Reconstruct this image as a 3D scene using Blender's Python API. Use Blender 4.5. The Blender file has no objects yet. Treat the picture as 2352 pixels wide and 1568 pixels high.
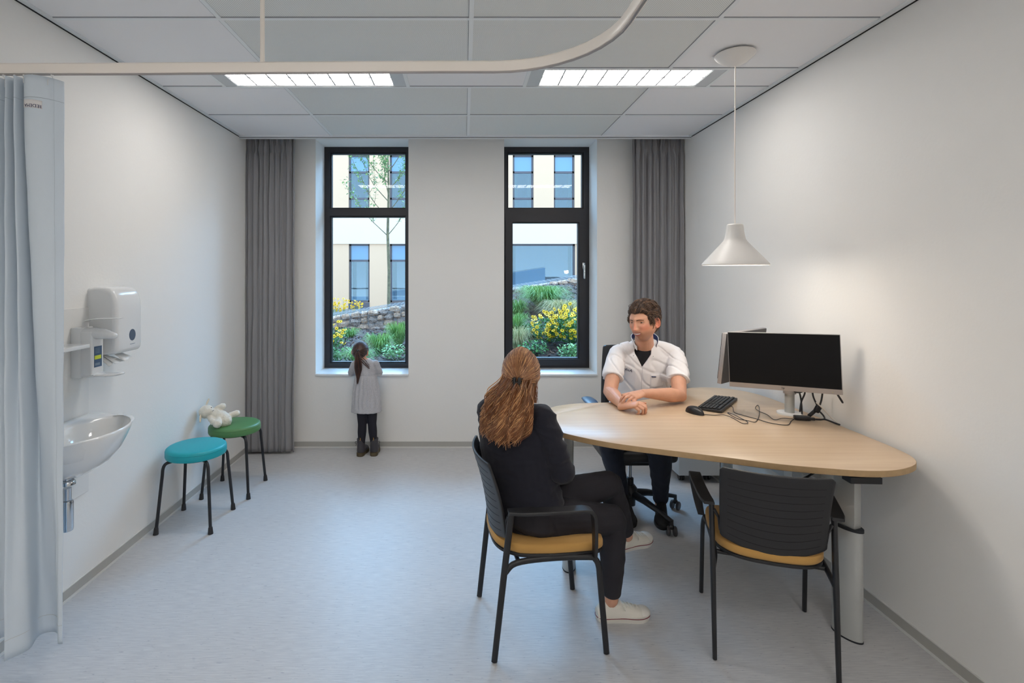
import bpy, bmesh, math, random
from mathutils import Vector as V, Matrix, noise as NZ, Euler
random.seed(7)
PI = math.pi
SC = bpy.context.scene
COL = SC.collection
R = math.radians

# ---------------------------------------------------------------- materials
def lin(c):
    return tuple(((x/255.0)/12.92 if x/255.0 <= 0.04045 else ((x/255.0+0.055)/1.055)**2.4) for x in c) + (1.0,)

def mat(name, rgb, rough=0.5, metal=0.0, spec=0.5, bump=0.0, bscale=200.0, var=0.0, vscale=5.0, vstretch=(1,1,1),
        coat=0.0, sss=0.0, emis=None, estr=0.0, alpha=None, sheen=0.0, rgb2=None):
    m = bpy.data.materials.new(name); m.use_nodes = True
    nt = m.node_tree; b = nt.nodes['Principled BSDF']
    c = lin(rgb)
    b.inputs['Base Color'].default_value = c
    b.inputs['Roughness'].default_value = rough
    b.inputs['Metallic'].default_value = metal
    b.inputs['Specular IOR Level'].default_value = spec
    if coat: b.inputs['Coat Weight'].default_value = coat; b.inputs['Coat Roughness'].default_value = 0.08
    if sheen: b.inputs['Sheen Weight'].default_value = sheen
    if sss:
        b.inputs['Subsurface Weight'].default_value = sss
        b.inputs['Subsurface Radius'].default_value = (0.012, 0.004, 0.002)
        b.inputs['Subsurface Scale'].default_value = 0.6
    if emis:
        b.inputs['Emission Color'].default_value = lin(emis); b.inputs['Emission Strength'].default_value = estr
    if bump or var or rgb2:
        tc = nt.nodes.new('ShaderNodeTexCoord'); mp = nt.nodes.new('ShaderNodeMapping')
        mp.inputs['Scale'].default_value = vstretch
        nt.links.new(tc.outputs['Object'], mp.inputs['Vector'])
    if var or rgb2:
        n = nt.nodes.new('ShaderNodeTexNoise'); n.inputs['Scale'].default_value = vscale; n.inputs['Detail'].default_value = 5
        nt.links.new(mp.outputs['Vector'], n.inputs['Vector'])
        mx = nt.nodes.new('ShaderNodeMix'); mx.data_type = 'RGBA'
        c2 = lin(rgb2) if rgb2 else tuple(min(1, x*(1-var)) for x in c[:3]) + (1,)
        mx.inputs[6].default_value = c; mx.inputs[7].default_value = c2
        rp = nt.nodes.new('ShaderNodeMapRange'); rp.inputs[1].default_value = 0.35; rp.inputs[2].default_value = 0.65
        nt.links.new(n.outputs['Fac'], rp.inputs[0]); nt.links.new(rp.outputs[0], mx.inputs[0])
        nt.links.new(mx.outputs[2], b.inputs['Base Color'])
    if bump:
        n2 = nt.nodes.new('ShaderNodeTexNoise'); n2.inputs['Scale'].default_value = bscale; n2.inputs['Detail'].default_value = 3
        nt.links.new(tc.outputs['Object'], n2.inputs['Vector'])
        bp = nt.nodes.new('ShaderNodeBump'); bp.inputs['Strength'].default_value = bump; bp.inputs['Distance'].default_value = 0.002
        nt.links.new(n2.outputs['Fac'], bp.inputs['Height']); nt.links.new(bp.outputs['Normal'], b.inputs['Normal'])
    return m

M = {}
M['wall'] = mat('wall_paint', (234,233,230), 0.75, bump=0.25, bscale=60)
M['white'] = mat('white_lacquer', (226,226,224), 0.45)
M['gloss'] = mat('white_plastic', (222,223,223), 0.18, coat=0.3)
M['ceramic'] = mat('white_ceramic', (226,226,224), 0.08, coat=0.5)
M['sill'] = mat('white_sill', (232,236,238), 0.25)
M['tile'] = mat('ceiling_tile', (238,238,240), 0.85, bump=0.2, bscale=400)
M['tbar'] = mat('ceiling_grid_paint', (232,236,238), 0.5)
M['black'] = mat('black_gap', (18,18,20), 0.8)
M['frame'] = mat('anthracite_frame', (36,35,40), 0.42, bump=0.05, bscale=500)
M['gasket'] = mat('rubber_gasket', (22,26,34), 0.5)
M['skirt'] = mat('grey_skirting', (176,175,170), 0.5)
M['skirt_l'] = mat('skirting_edge', (218,218,215), 0.5)
M['rail'] = mat('cream_rail', (248,240,231), 0.3)
M['blkplastic'] = mat('black_plastic', (34,34,37), 0.45, bump=0.08, bscale=900)
M['blkmetal'] = mat('black_metal', (28,29,33), 0.35, spec=0.5)
M['mustard'] = mat('mustard_fabric', (188,144,78), 0.85, bump=0.3, bscale=900, sheen=0.1)
M['teal'] = mat('teal_vinyl', (10,160,172), 0.45, bump=0.05, bscale=600)
M['green'] = mat('green_vinyl', (80,130,78), 0.45, bump=0.05, bscale=600)
M['greyfab'] = mat('grey_drape', (142,141,144), 0.9, bump=0.3, bscale=900, sheen=0.1, var=0.08, vscale=300)
M['bluefab'] = mat('pale_blue_cloth', (208,219,229), 0.8, bump=0.15, bscale=500)
M['alu'] = mat('silver_paint', (186,188,186), 0.35, metal=0.35)
M['chrome'] = mat('chrome', (200,205,210), 0.12, metal=1.0)
M['silver'] = mat('silver_bezel', (172,168,168), 0.35, metal=0.4)
M['screen'] = mat('black_screen', (7,7,10), 0.35, spec=0.22)
M['dkgrey'] = mat('dark_grey_plastic', (62,60,62), 0.45)
M['key'] = mat('black_keys', (24,24,27), 0.4)
M['cable'] = mat('black_cable', (18,19,26), 0.4)
M['wcable'] = mat('pale_cable', (196,190,182), 0.45)
M['bluepad'] = mat('blue_grey_pad', (52,84,116), 0.35)
M['cab'] = mat('cabinet_white', (196,199,200), 0.4)
M['warmw'] = mat('lamp_shade_white', (226,223,219), 0.4)
M['lampglow'] = mat('lamp_glow', (255,250,240), 0.5, emis=(255,240,222), estr=9.0)
M['panel'] = mat('luminaire_panel', (255,255,255), 0.4, emis=(255,249,243), estr=19.5)
M['lumframe'] = mat('luminaire_frame', (200,204,208), 0.35)
M['lumback'] = mat('luminaire_grille', (170,172,176), 0.4)
M['paper'] = mat('paper_towel', (232,233,232), 0.9)
M['lblue'] = mat('label_blue', (62,88,118), 0.4)
M['lyel'] = mat('label_yellow', (205,214,60), 0.5)
M['lgrey'] = mat('label_grey', (120,136,150), 0.5)
M['smoke'] = mat('smoky_window', (70,84,104), 0.12)
M['navy'] = mat('navy_cloth', (26,38,84), 0.8)
M['navyp'] = mat('navy_print', (34,44,84), 0.7)
M['skin'] = mat('skin', (214,160,132), 0.5, sss=0.12, var=0.10, vscale=18, bump=0.06, bscale=700)
M['lip'] = mat('lips', (178,86,82), 0.4)
M['tooth'] = mat('teeth', (235,230,222), 0.3)
M['eyew'] = mat('eye_white', (222,216,210), 0.2)
M['iris'] = mat('iris', (40,30,24), 0.2)
M['brownhair'] = mat('brown_hair', (84,60,44), 0.55, rgb2=(52,36,27), vscale=40, sheen=0.1)
M['brow'] = mat('brow_hair', (98,70,54), 0.7)
M['redhair'] = mat('auburn_hair', (164,118,82), 0.45, rgb2=(108,68,42), vscale=26, vstretch=(1,1,0.35), sheen=0.15)
M['darkhair'] = mat('dark_hair', (66,44,38), 0.4, rgb2=(40,28,28), vscale=30, sheen=0.15)
M['shirt'] = mat('white_tunic', (236,235,238), 0.75, bump=0.1, bscale=700, sheen=0.1)
M['tee'] = mat('black_tee', (18,18,24), 0.9)
M['jeans'] = mat('dark_jeans', (24,28,42), 0.85, bump=0.3, bscale=1200)
M['bjeans'] = mat('black_jeans', (36,34,40), 0.85, bump=0.3, bscale=1200)
M['sweater'] = mat('navy_sweater', (21,22,35), 0.9, bump=0.4, bscale=700, sheen=0.1)
M['sneaker'] = mat('white_canvas', (222,218,208), 0.75, bump=0.2, bscale=900)
M['rubber'] = mat('white_rubber', (215,212,205), 0.5)
M['redline'] = mat('dark_red_stripe', (120,30,48), 0.5)
M['blkshoe'] = mat('black_suede', (16,16,19), 0.85)
M['dress'] = mat('grey_marl', (188,187,191), 0.95, bump=0.3, bscale=500, var=0.18, vscale=160, sheen=0.1)
M['tights'] = mat('black_tights', (22,22,34), 0.8)
M['boot'] = mat('grey_leather', (62,60,66), 0.5)
M['bootsole'] = mat('olive_sole', (78,66,44), 0.55)
M['plush'] = mat('cream_plush', (222,216,202), 0.95, bump=0.9, bscale=260, sheen=0.5)
M['plushear'] = mat('plush_ear', (226,214,194), 0.95)
M['nose'] = mat('dark_stitch', (60,40,44), 0.5)
M['tag'] = mat('tag_white', (226,224,224), 0.8)
M['facade'] = mat('cream_render', (234,210,184), 0.85, bump=0.2, bscale=30)
M['band'] = mat('white_render', (238,232,222), 0.8)
M['extframe'] = mat('slate_frame', (92,98,112), 0.5)
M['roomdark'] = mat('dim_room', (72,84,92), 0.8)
M['extdrape'] = mat('beige_drape', (176,170,146), 0.9)
M['stone'] = mat('sand_stone', (224,202,180), 0.85, rgb2=(158,138,130), vscale=6, bump=0.5, bscale=60)
M['stone2'] = mat('grey_stone', (204,194,188), 0.85, rgb2=(104,98,100), vscale=7, bump=0.5, bscale=60)
M['gravel'] = mat('pale_gravel', (186,188,192), 0.9, rgb2=(120,122,128), vscale=40, bump=1.0, bscale=60)
M['wire'] = mat('galvanised_wire', (150,158,164), 0.4, metal=0.6)
M['mulch'] = mat('bark_mulch', (96,78,70), 0.95, rgb2=(30,27,29), vscale=22, bump=1.0, bscale=50)
M['leaf'] = mat('leaf_green', (88,148,66), 0.6, rgb2=(48,100,56), vscale=9)
M['leaf2'] = mat('leaf_light', (160,196,130), 0.6, rgb2=(106,156,104), vscale=9)
M['grassm'] = mat('grass_green', (134,176,88), 0.6, rgb2=(76,132,62), vscale=12)
M['grassd'] = mat('grass_dry', (204,190,144), 0.7, rgb2=(136,150,104), vscale=14)
M['petal'] = mat('yellow_petal', (246,200,30), 0.6)
M['floweye'] = mat('dark_disc', (48,30,22), 0.8)
M['bark'] = mat('pale_bark', (128,128,104), 0.9, rgb2=(96,98,84), vscale=20)

def glass(name, tint=(1,1,1), ior=1.45, extra=0.0, refl=(1,1,1)):
    m = bpy.data.materials.new(name); m.use_nodes = True; nt = m.node_tree; nt.nodes.clear()
    o = nt.nodes.new('ShaderNodeOutputMaterial'); t = nt.nodes.new('ShaderNodeBsdfTransparent'); g = nt.nodes.new('ShaderNodeBsdfGlossy')
    f = nt.nodes.new('ShaderNodeFresnel'); x = nt.nodes.new('ShaderNodeMixShader'); a = nt.nodes.new('ShaderNodeMath')
    a.operation = 'ADD'; a.inputs[1].default_value = extra; a.use_clamp = True
    t.inputs[0].default_value = tint + (1,); g.inputs['Roughness'].default_value = 0.0; g.inputs[0].default_value = refl + (1,)
    f.inputs[0].default_value = ior
    nt.links.new(f.outputs[0], a.inputs[0]); nt.links.new(a.outputs[0], x.inputs[0])
    nt.links.new(t.outputs[0], x.inputs[1]); nt.links.new(g.outputs[0], x.inputs[2]); nt.links.new(x.outputs[0], o.inputs[0])
    return m
M['glass'] = glass('window_glass', (0.94,0.98,1.0), 1.22, 0.004)
M['extglass'] = glass('reflective_pane', (0.62,0.76,0.86), 1.5, 0.13, (0.62,0.85,1.0))

def floor_mat():
    m = bpy.data.materials.new('speckled_linoleum'); m.use_nodes = True; nt = m.node_tree; b = nt.nodes['Principled BSDF']
    L = nt.links.new
    tc = nt.nodes.new('ShaderNodeTexCoord')
    def nz(scale, sx, sy, det=3):
        mp = nt.nodes.new('ShaderNodeMapping'); mp.inputs['Scale'].default_value = (sx, sy, 1); L(tc.outputs['Object'], mp.inputs[0])
        n = nt.nodes.new('ShaderNodeTexNoise'); n.inputs['Scale'].default_value = scale; n.inputs['Detail'].default_value = det
        L(mp.outputs[0], n.inputs['Vector']); return n.outputs['Fac']
    def ramp(f, a, c):
        r = nt.nodes.new('ShaderNodeMapRange'); r.inputs[1].default_value = a; r.inputs[2].default_value = c; L(f, r.inputs[0]); return r.outputs[0]
    def mix(fac, c1, c2):
        x = nt.nodes.new('ShaderNodeMix'); x.data_type = 'RGBA'; L(fac, x.inputs[0])
        for i, c in ((6, c1), (7, c2)):
            if isinstance(c, tuple): x.inputs[i].default_value = c
            else: L(c, x.inputs[i])
        return x.outputs[2]
    c = mix(ramp(nz(14, 1, 14, 5), .3, .7), lin((202,202,202)), lin((182,182,185)))
    c = mix(ramp(nz(26, 1, 9), .67, .72), c, lin((134,138,150)))
    c = mix(ramp(nz(60, 1, 5), .68, .72), c, lin((212,210,206)))
    L(c, b.inputs['Base Color']); b.inputs['Roughness'].default_value = 0.42; b.inputs['Specular IOR Level'].default_value = 0.4
    return m
M['floor'] = floor_mat()

def perf_mat():
    m = bpy.data.materials.new('perforated_tile'); m.use_nodes = True; nt = m.node_tree; b = nt.nodes['Principled BSDF']; L = nt.links.new
    tc = nt.nodes.new('ShaderNodeTexCoord'); sp = nt.nodes.new('ShaderNodeSeparateXYZ'); L(tc.outputs['Object'], sp.inputs[0])
    def mth(op, a, v=None):
        n = nt.nodes.new('ShaderNodeMath'); n.operation = op
        for i, q in enumerate((a, v)):
            if q is None: continue
            if isinstance(q, (int, float)): n.inputs[i].default_value = q
            else: L(q, n.inputs[i])
        return n.outputs[0]
    k = 2*PI/0.0098
    s = mth('MULTIPLY', mth('SINE', mth('MULTIPLY', sp.outputs[0], k)), mth('SINE', mth('MULTIPLY', sp.outputs[1], k)))
    h = mth('GREATER_THAN', s, 0.25)
    x = nt.nodes.new('ShaderNodeMix'); x.data_type = 'RGBA'; L(h, x.inputs[0])
    x.inputs[6].default_value = lin((234,236,234)); x.inputs[7].default_value = lin((192,195,195))
    L(x.outputs[2], b.inputs['Base Color']); b.inputs['Roughness'].default_value = 0.6
    return m
M['perf'] = perf_mat()

def wood_mat():
    m = bpy.data.materials.new('pale_oak_laminate'); m.use_nodes = True; nt = m.node_tree; b = nt.nodes['Principled BSDF']; L = nt.links.new
    tc = nt.nodes.new('ShaderNodeTexCoord'); mp = nt.nodes.new('ShaderNodeMapping')
    mp.inputs['Rotation'].default_value = (0, 0, R(-26)); mp.inputs['Scale'].default_value = (1.0, 30, 1); L(tc.outputs['Object'], mp.inputs[0])
    n = nt.nodes.new('ShaderNodeTexNoise'); n.inputs['Scale'].default_value = 1.6; n.inputs['Detail'].default_value = 8; n.inputs['Distortion'].default_value = 0.6
    L(mp.outputs[0], n.inputs['Vector'])
    r = nt.nodes.new('ShaderNodeValToRGB'); L(n.outputs['Fac'], r.inputs[0])
    r.color_ramp.elements[0].position = 0.3; r.color_ramp.elements[0].color = lin((203,175,145))
    r.color_ramp.elements[1].position = 0.7; r.color_ramp.elements[1].color = lin((215,191,161))
    L(r.outputs[0], b.inputs['Base Color']); b.inputs['Roughness'].default_value = 0.30
    return m
M['wood'] = wood_mat()
M['woodedge'] = mat('oak_edge', (176,146,106), 0.5, var=0.1, vscale=40)

# ---------------------------------------------------------------- mesh builder
ORI = {}
def link(o, parent=None):
    COL.objects.link(o)
    if parent is not None: o.parent = parent
    return o
def tag(o, label=None, cat=None, group=None, kind=None):
    if label: o['label'] = label
    if cat: o['category'] = cat
    if group: o['group'] = group
    if kind: o['kind'] = kind
    return o
def thing(name, label, cat, loc=(0,0,0), rz=0.0, group=None, kind=None):
    o = bpy.data.objects.new(name, None); COL.objects.link(o); o.location = loc; o.rotation_euler = (0,0,rz)
    o.empty_display_size = 0.05
    ORI[o] = V(loc)
    return tag(o, label, cat, group, kind)

def catmull(pts, k=6, closed=False):
    P_ = [V(p) for p in pts]; n = len(P_); out = []
    rng = range(n) if closed else range(n-1)
    for i in rng:
        p1, p2 = P_[i], P_[(i+1) % n]
        p0 = P_[i-1] if (i > 0 or closed) else p1*2-p2
        p3 = P_[(i+2) % n] if (i+2 < n or closed) else p2*2-p1
        for j in range(k):
            t = j/k
            out.append(0.5*((2*p1)+(p2-p0)*t+(2*p0-5*p1+4*p2-p3)*t*t+(3*p1-p0-3*p2+p3)*t*t*t))
    if not closed: out.append(P_[-1].copy())
    return out

class MB:
    def __init__(s): s.v = []; s.f = []; s.m = []
    def add(s, vs, fs, mi=0):
        b = len(s.v); s.v += [V(p) for p in vs]; s.f += [tuple(b+i for i in f) for f in fs]; s.m += [mi]*len(fs); return s
    def box(s, c, d, rot=None, mi=0):
        x, y, z = d[0]/2, d[1]/2, d[2]/2
        vs = [V(p) for p in ((-x,-y,-z),(x,-y,-z),(x,y,-z),(-x,y,-z),(-x,-y,z),(x,-y,z),(x,y,z),(-x,y,z))]
        if rot is not None: vs = [rot @ p for p in vs]
        return s.add([V(c)+p for p in vs], [(3,2,1,0),(4,5,6,7),(0,1,5,4),(1,2,6,5),(2,3,7,6),(3,0,4,7)], mi)
    def b2(s, a, b, mi=0):
        return s.box([(a[i]+b[i])/2 for i in range(3)], [abs(b[i]-a[i]) for i in range(3)], None, mi)
    def rbox(s, c, d, r=0.005, seg=2, rot=None, mi=0):
        bm = bmesh.new(); bmesh.ops.create_cube(bm, size=1)
        for v in bm.verts: v.co = V((v.co.x*d[0], v.co.y*d[1], v.co.z*d[2]))
        bmesh.ops.bevel(bm, geom=list(bm.edges), offset=r, segments=seg, affect='EDGES', profile=0.5)
        bm.verts.index_update()
        vs = [(rot @ v.co if rot is not None else v.co) + V(c) for v in bm.verts]
        fs = [tuple(v.index for v in f.verts) for f in bm.faces]; bm.free()
        return s.add(vs, fs, mi)
    def tube(s, pts, r, n=10, mi=0, up=None, rb=None, closed=False, round_=0):
        P_ = [V(p) for p in pts]; N = len(P_)
        ra = list(r) if isinstance(r, (list, tuple)) else [r]*N
        rbb = list(rb) if isinstance(rb, (list, tuple)) else ([rb]*N if rb is not None else ra)
        if round_ and not closed:                      # rounded ends
            a, b = P_[0], P_[-1]; t0 = (P_[0]-P_[1]).normalized(); t1 = (P_[-1]-P_[-2]).normalized()
            e0 = max(min(ra[0], rbb[0]), 1e-5)*round_; e1 = max(min(ra[-1], rbb[-1]), 1e-5)*round_
            hp = [a+t0*e0*q for q in (1.0, 0.92, 0.7, 0.38)]; hr = [0.03, 0.4, 0.72, 0.93]
            tp = [b+t1*e1*q for q in (0.38, 0.7, 0.92, 1.0)]; tr = [0.93, 0.72, 0.4, 0.03]
            ra = [ra[0]*q for q in hr]+ra+[ra[-1]*q for q in tr]; rbb = [rbb[0]*q for q in hr]+rbb+[rbb[-1]*q for q in tr]
            P_ = hp+P_+tp; N = len(P_)
        vs = []; side = None
        for i in range(N):
            if closed: t = P_[(i+1) % N]-P_[i-1]
            else: t = P_[min(i+1, N-1)]-P_[max(i-1, 0)]
            if t.length < 1e-9: t = V((0,0,1))
            t.normalize()
            if up is not None:
                sd = t.cross(V(up)); 
                if sd.length < 1e-4: sd = side if side is not None else V((1,0,0))
                side = sd.normalized()
            else:
                if side is None:
                    a = V((0,0,1)) if abs(t.z) < 0.9 else V((1,0,0)); side = t.cross(a).normalized()
                else:
                    side = (side-t*side.dot(t)); side = side.normalized() if side.length > 1e-6 else t.orthogonal().normalized()
            nn = side.cross(t)
            for j in range(n):
                a = 2*PI*j/n
                vs.append(P_[i]+side*math.cos(a)*ra[i]+nn*math.sin(a)*rbb[i])
        fs = []
        for i in range(N if closed else N-1):
            i2 = (i+1) % N
            for j in range(n):
                j2 = (j+1) % n; fs.append((i*n+j, i2*n+j, i2*n+j2, i*n+j2))
        if not closed:
            fs.append(tuple(range(n))); fs.append(tuple((N-1)*n+j for j in reversed(range(n))))
        return s.add(vs, fs, mi)
    def lathe(s, prof, c=(0,0,0), n=32, rot=None, mi=0, sx=1, sy=1):
        vs = []; k = len(prof)
        for r, z in prof:
            for j in range(n):
                a = 2*PI*j/n; p = V((math.cos(a)*r*sx, math.sin(a)*r*sy, z))
                vs.append((rot @ p if rot is not None else p)+V(c))
        fs = []
        for i in range(k-1):
            for j in range(n):
                j2 = (j+1) % n; fs.append((i*n+j, i*n+j2, (i+1)*n+j2, (i+1)*n+j))
        if prof[0][0] > 1e-6: fs.append(tuple(reversed(range(n))))
        if prof[-1][0] > 1e-6: fs.append(tuple((k-1)*n+j for j in range(n)))
        return s.add(vs, fs, mi)
    def ell(s, c, r, n=20, m_=12, rot=None, mi=0):
        prof = [(max(math.sin(PI*i/m_), 0.0005), -math.cos(PI*i/m_)) for i in range(m_+1)]
        vs0 = len(s.v); s.lathe(prof, (0,0,0), n, None, mi)
        for i in range(vs0, len(s.v)):
            p = V((s.v[i].x*r[0], s.v[i].y*r[1], s.v[i].z*r[2])); s.v[i] = (rot @ p if rot is not None else p)+V(c)
        return s
    def grid(s, fn, nu, nv, cu=False, mi=0):
        vs = [fn(i/(nu if cu else nu-1), j/(nv-1)) for j in range(nv) for i in range(nu)]
        fs = []
        for j in range(nv-1):
            for i in range(nu if cu else nu-1):
                i2 = (i+1) % nu; fs.append((j*nu+i, j*nu+i2, (j+1)*nu+i2, (j+1)*nu+i))
        return s.add(vs, fs, mi)
    def prism(s, outline, z0, z1, mi=0, mi_side=None, bev=0.0):
        n = len(outline); rings = []
        if bev:
            c = V((sum(p[0] for p in outline)/n, sum(p[1] for p in outline)/n))
            def sh(p, d):
                q = V((p[0], p[1])); dd = (q-c).normalized(); q = q-dd*d; return (q.x, q.y)
            rings = [([sh(p, bev) for p in outline], z0), (outline, z0+bev), (outline, z1-bev), ([sh(p, bev*.3) for p in outline], z1-bev*.3), ([sh(p, bev) for p in outline], z1)]
        else: rings = [(outline, z0), (outline, z1)]
        vs = [(p[0], p[1], z) for o, z in rings for p in o]; k = len(rings)
        fs = [(i*n+j, i*n+(j+1) % n, (i+1)*n+(j+1) % n, (i+1)*n+j) for i in range(k-1) for j in range(n)]
        s.add(vs, fs, mi if mi_side is None else mi_side)
        b = len(s.v)-len(vs)
        s.f.append(tuple(b+j for j in reversed(range(n)))); s.m.append(mi)
        s.f.append(tuple(b+(k-1)*n+j for j in range(n))); s.m.append(mi)
        return s
    def mesh(s, name, mats, off=V((0,0,0)), smooth=True, ang=38):
        me = bpy.data.meshes.new(name)
        me.from_pydata([tuple(p-off) for p in s.v], [], s.f)
        for m_ in (mats if isinstance(mats, (list, tuple)) else [mats]): me.materials.append(m_)
        me.polygons.foreach_set('material_index', s.m)
        if smooth:
            me.polygons.foreach_set('use_smooth', [True]*len(me.polygons)); me.set_sharp_from_angle(angle=R(ang))
        me.validate(); me.update(); return me
    def build(s, name, mats, parent=None, local=False, smooth=True, ang=38, fixn=False):
        off = V((0,0,0))
        if parent is not None and not local: off = ORI.get(parent, V((0,0,0)))
        me = s.mesh(name, mats, off, smooth, ang)
        if fixn:
            bm = bmesh.new(); bm.from_mesh(me); bmesh.ops.recalc_face_normals(bm, faces=bm.faces); bm.to_mesh(me); bm.free()
        o = bpy.data.objects.new(name, me); link(o, parent); ORI[o] = off
        return o

def solid(mb, name, mats, parent=None, voxel=0.004, it=4, fac=0.5, disp=None, local=False):
    """union of closed shapes as ONE continuous surface"""
    me = mb.mesh('tmp', mats, V((0,0,0)), False)
    bm = bmesh.new(); bm.from_mesh(me); bmesh.ops.recalc_face_normals(bm, faces=bm.faces); bm.to_mesh(me); bm.free()
    t = bpy.data.objects.new('tmp', me); COL.objects.link(t)
    a = t.modifiers.new('r', 'REMESH'); a.mode = 'VOXEL'; a.voxel_size = voxel
    if it: b = t.modifiers.new('s', 'SMOOTH'); b.factor = fac; b.iterations = it
    bpy.context.view_layer.update()
    dg = bpy.context.evaluated_depsgraph_get()
    nm = bpy.data.meshes.new_from_object(t.evaluated_get(dg), depsgraph=dg)
    bpy.data.objects.remove(t); bpy.data.meshes.remove(me)
    if disp:
        nm.update(); ns = [v.normal.copy() for v in nm.vertices]
        for v, n_ in zip(nm.vertices, ns): v.co += n_*disp(v.co)
    off = ORI.get(parent, V((0,0,0))) if (parent is not None and not local) else V((0,0,0))
    for v in nm.vertices: v.co -= off
    nm.name = name; nm.materials.clear()
    for m_ in (mats if isinstance(mats, (list, tuple)) else [mats]): nm.materials.append(m_)
    nm.polygons.foreach_set('use_smooth', [True]*len(nm.polygons)); nm.update()
    o = bpy.data.objects.new(name, nm); link(o, parent); ORI[o] = off
    return o

def copy_tree(o, parent=None):
    c = o.copy(); COL.objects.link(c); c.parent = parent
    for ch in list(o.children): copy_tree(ch, c)
    return c

def text(name, s, size, m, parent, loc, rot, off=V((0,0,0)), ext=0.0004):
    cu = bpy.data.curves.new('txt', 'FONT'); cu.body = s; cu.size = size; cu.align_x = 'CENTER'; cu.align_y = 'CENTER'; cu.extrude = ext
    t = bpy.data.objects.new('tmp', cu); COL.objects.link(t); bpy.context.view_layer.update()
    dg = bpy.context.evaluated_depsgraph_get(); me = bpy.data.meshes.new_from_object(t.evaluated_get(dg)); bpy.data.objects.remove(t)
    me.name = name; me.materials.clear(); me.materials.append(m)
    o = bpy.data.objects.new(name, me); link(o, parent); o.location = V(loc)-off; o.rotation_euler = rot
    return o

M['skyrefl'] = mat('painted_sky_reflection', (120,172,214), 0.15, coat=0.4)  # flat blue that paints the sky reflection into the upper panes
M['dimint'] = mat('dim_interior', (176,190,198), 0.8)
# ================================================================ ROOM
XL, XR, YB, YF, ZC = -1.885, 1.905, 4.615, -2.4, 2.705
YG = 4.342                     # the suspended ceiling stops here, a curtain recess follows
ZT = 2.98
def struct(name, mb, mats, parent=None, **k):
    o = mb.build(name, mats, parent, **k)
    if parent is None: o['kind'] = 'structure'
    return o
struct('floor', MB().b2((XL-.2, YF-.2, -.12), (XR+.2, YB+.30, 0)), M['floor'])
struct('wall_left', MB().b2((XL-.2, YF-.2, 0), (XL, YB+.3, ZT+.1)), M['wall'])
struct('wall_right', MB().b2((XR, YF-.2, 0), (XR+.2, YB+.3, ZT+.1)), M['wall'])
# window openings
W = [(-1.325, -.497), (.357, 1.186)]; WZ0, WZ1 = .645, 2.754; YD = YB+.29
wb = MB()
xs = [XL, W[0][0], W[0][1], W[1][0], W[1][1], XR]
for i in (0, 2, 4): wb.b2((xs[i], YB, 0), (xs[i+1], YB+.36, ZT+.1))
for a, b in W:
    wb.b2((a, YB, 0), (b, YB+.36, WZ0)); wb.b2((a, YB, WZ1), (b, YB+.36, ZT+.1))
struct('wall_back', wb, M['wall'])
# wall behind the camera with a door
fb = MB(); fb.b2((XL, YF-.2, 0), (-.1, YF, ZT)); fb.b2((.85, YF-.2, 0), (XR, YF, ZT)); fb.b2((-.1, YF-.2, 2.1), (.85, YF, ZT))
struct('wall_front', fb, M['wall'])
dr = thing('door_1', None, None, (.375, YF, 0), kind='structure')
MB().b2((-.08, YF-.09, 0.005), (.83, YF-.05, 2.08)).build('door_leaf', M['white'], dr)
dfm = MB(); dfm.b2((-.1, YF-.2, 0), (-.08, YF+.01, 2.1)); dfm.b2((.83, YF-.2, 0), (.85, YF+.01, 2.1)); dfm.b2((-.1, YF-.2, 2.08), (.85, YF+.01, 2.1))
dfm.build('door_frame', M['alu'], dr)
MB().tube(catmull([(.76, YF-.05, 1.0), (.76, YF-.005, 1.0), (.74, YF, 1.0), (.64, YF, 1.0)], 4), .009, 10).build('door_handle', M['chrome'], dr)
# ---- ceiling: tiles, grid, recess
cols = [XL, -1.107, .033, 1.158, XR]
rows = [4.342, 3.771, 3.200, 2.915]
rows += [2.344, 1.773, 1.202, .631, .06, -.225, -.796, -1.367, -1.652, -2.223, YF]
cm = MB()
LROW = (2.915, 3.200)
LX = [(-1.478, -.345), (.372, 1.502)]
def gridrow(y1, y0):
    return abs(y1-3.2) < .01 or abs(y1-.06) < .01 or abs(y1+1.367) < .01
for k in range(len(rows)-1):
    y1, y0 = rows[k], rows[k+1]
    if gridrow(y1, y0):
        xs_ = [XL, LX[0][0], LX[0][1], LX[1][0], LX[1][1], XR]
        for i in (0, 2, 4): cm.b2((xs_[i], y0, 2.709), (xs_[i+1], y1, 2.75), 0)
        for i in (1, 3): cm.b2((xs_[i], y0, 2.745), (xs_[i+1], y1, 2.78), 0)
    else:
        for i in range(4):
            if y0 < .1 and y1 > -.3 and i in (1, 2) and False: continue
            cm.b2((cols[i], y0, 2.709), (cols[i+1], y1, 2.75), 1 if i in (1, 2) else 0)
cm.b2((XL, YG, ZT), (XR, YB+.0, ZT+.1), 0)
cm.b2((XL, YF, 2.79), (XR, YG, 2.83), 0)
struct('ceiling', cm, [M['tile'], M['perf']])
n_ = [0]
def trim(mb, m, **k):
    n_[0] += 1; return struct('trim_%d' % n_[0], mb, m, **k)
g = MB()
for i in (1, 2, 3):
    for (a, b) in ((3.2, YG), (.06, 2.915), (-1.367, -.225), (YF, -1.652)): g.b2((cols[i]-.0105, a, 2.7045), (cols[i]+.0105, b, 2.712))
for x0, x1 in LX:
    for xx in (x0-.0, x1+.0): g.b2((xx-.0105, 2.915, 2.7045), (xx+.0105, 3.2, 2.712))
for yy in rows[1:-1]: g.b2((XL+.03, yy-.010, 2.7035), (XR-.03, yy+.010, 2.712))
trim(g, M['tbar'])
gl = MB()
for yy in rows[1:-1]: gl.b2((XL+.03, yy-.0135, 2.7052), (XR-.03, yy-.0105, 2.712))
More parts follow.
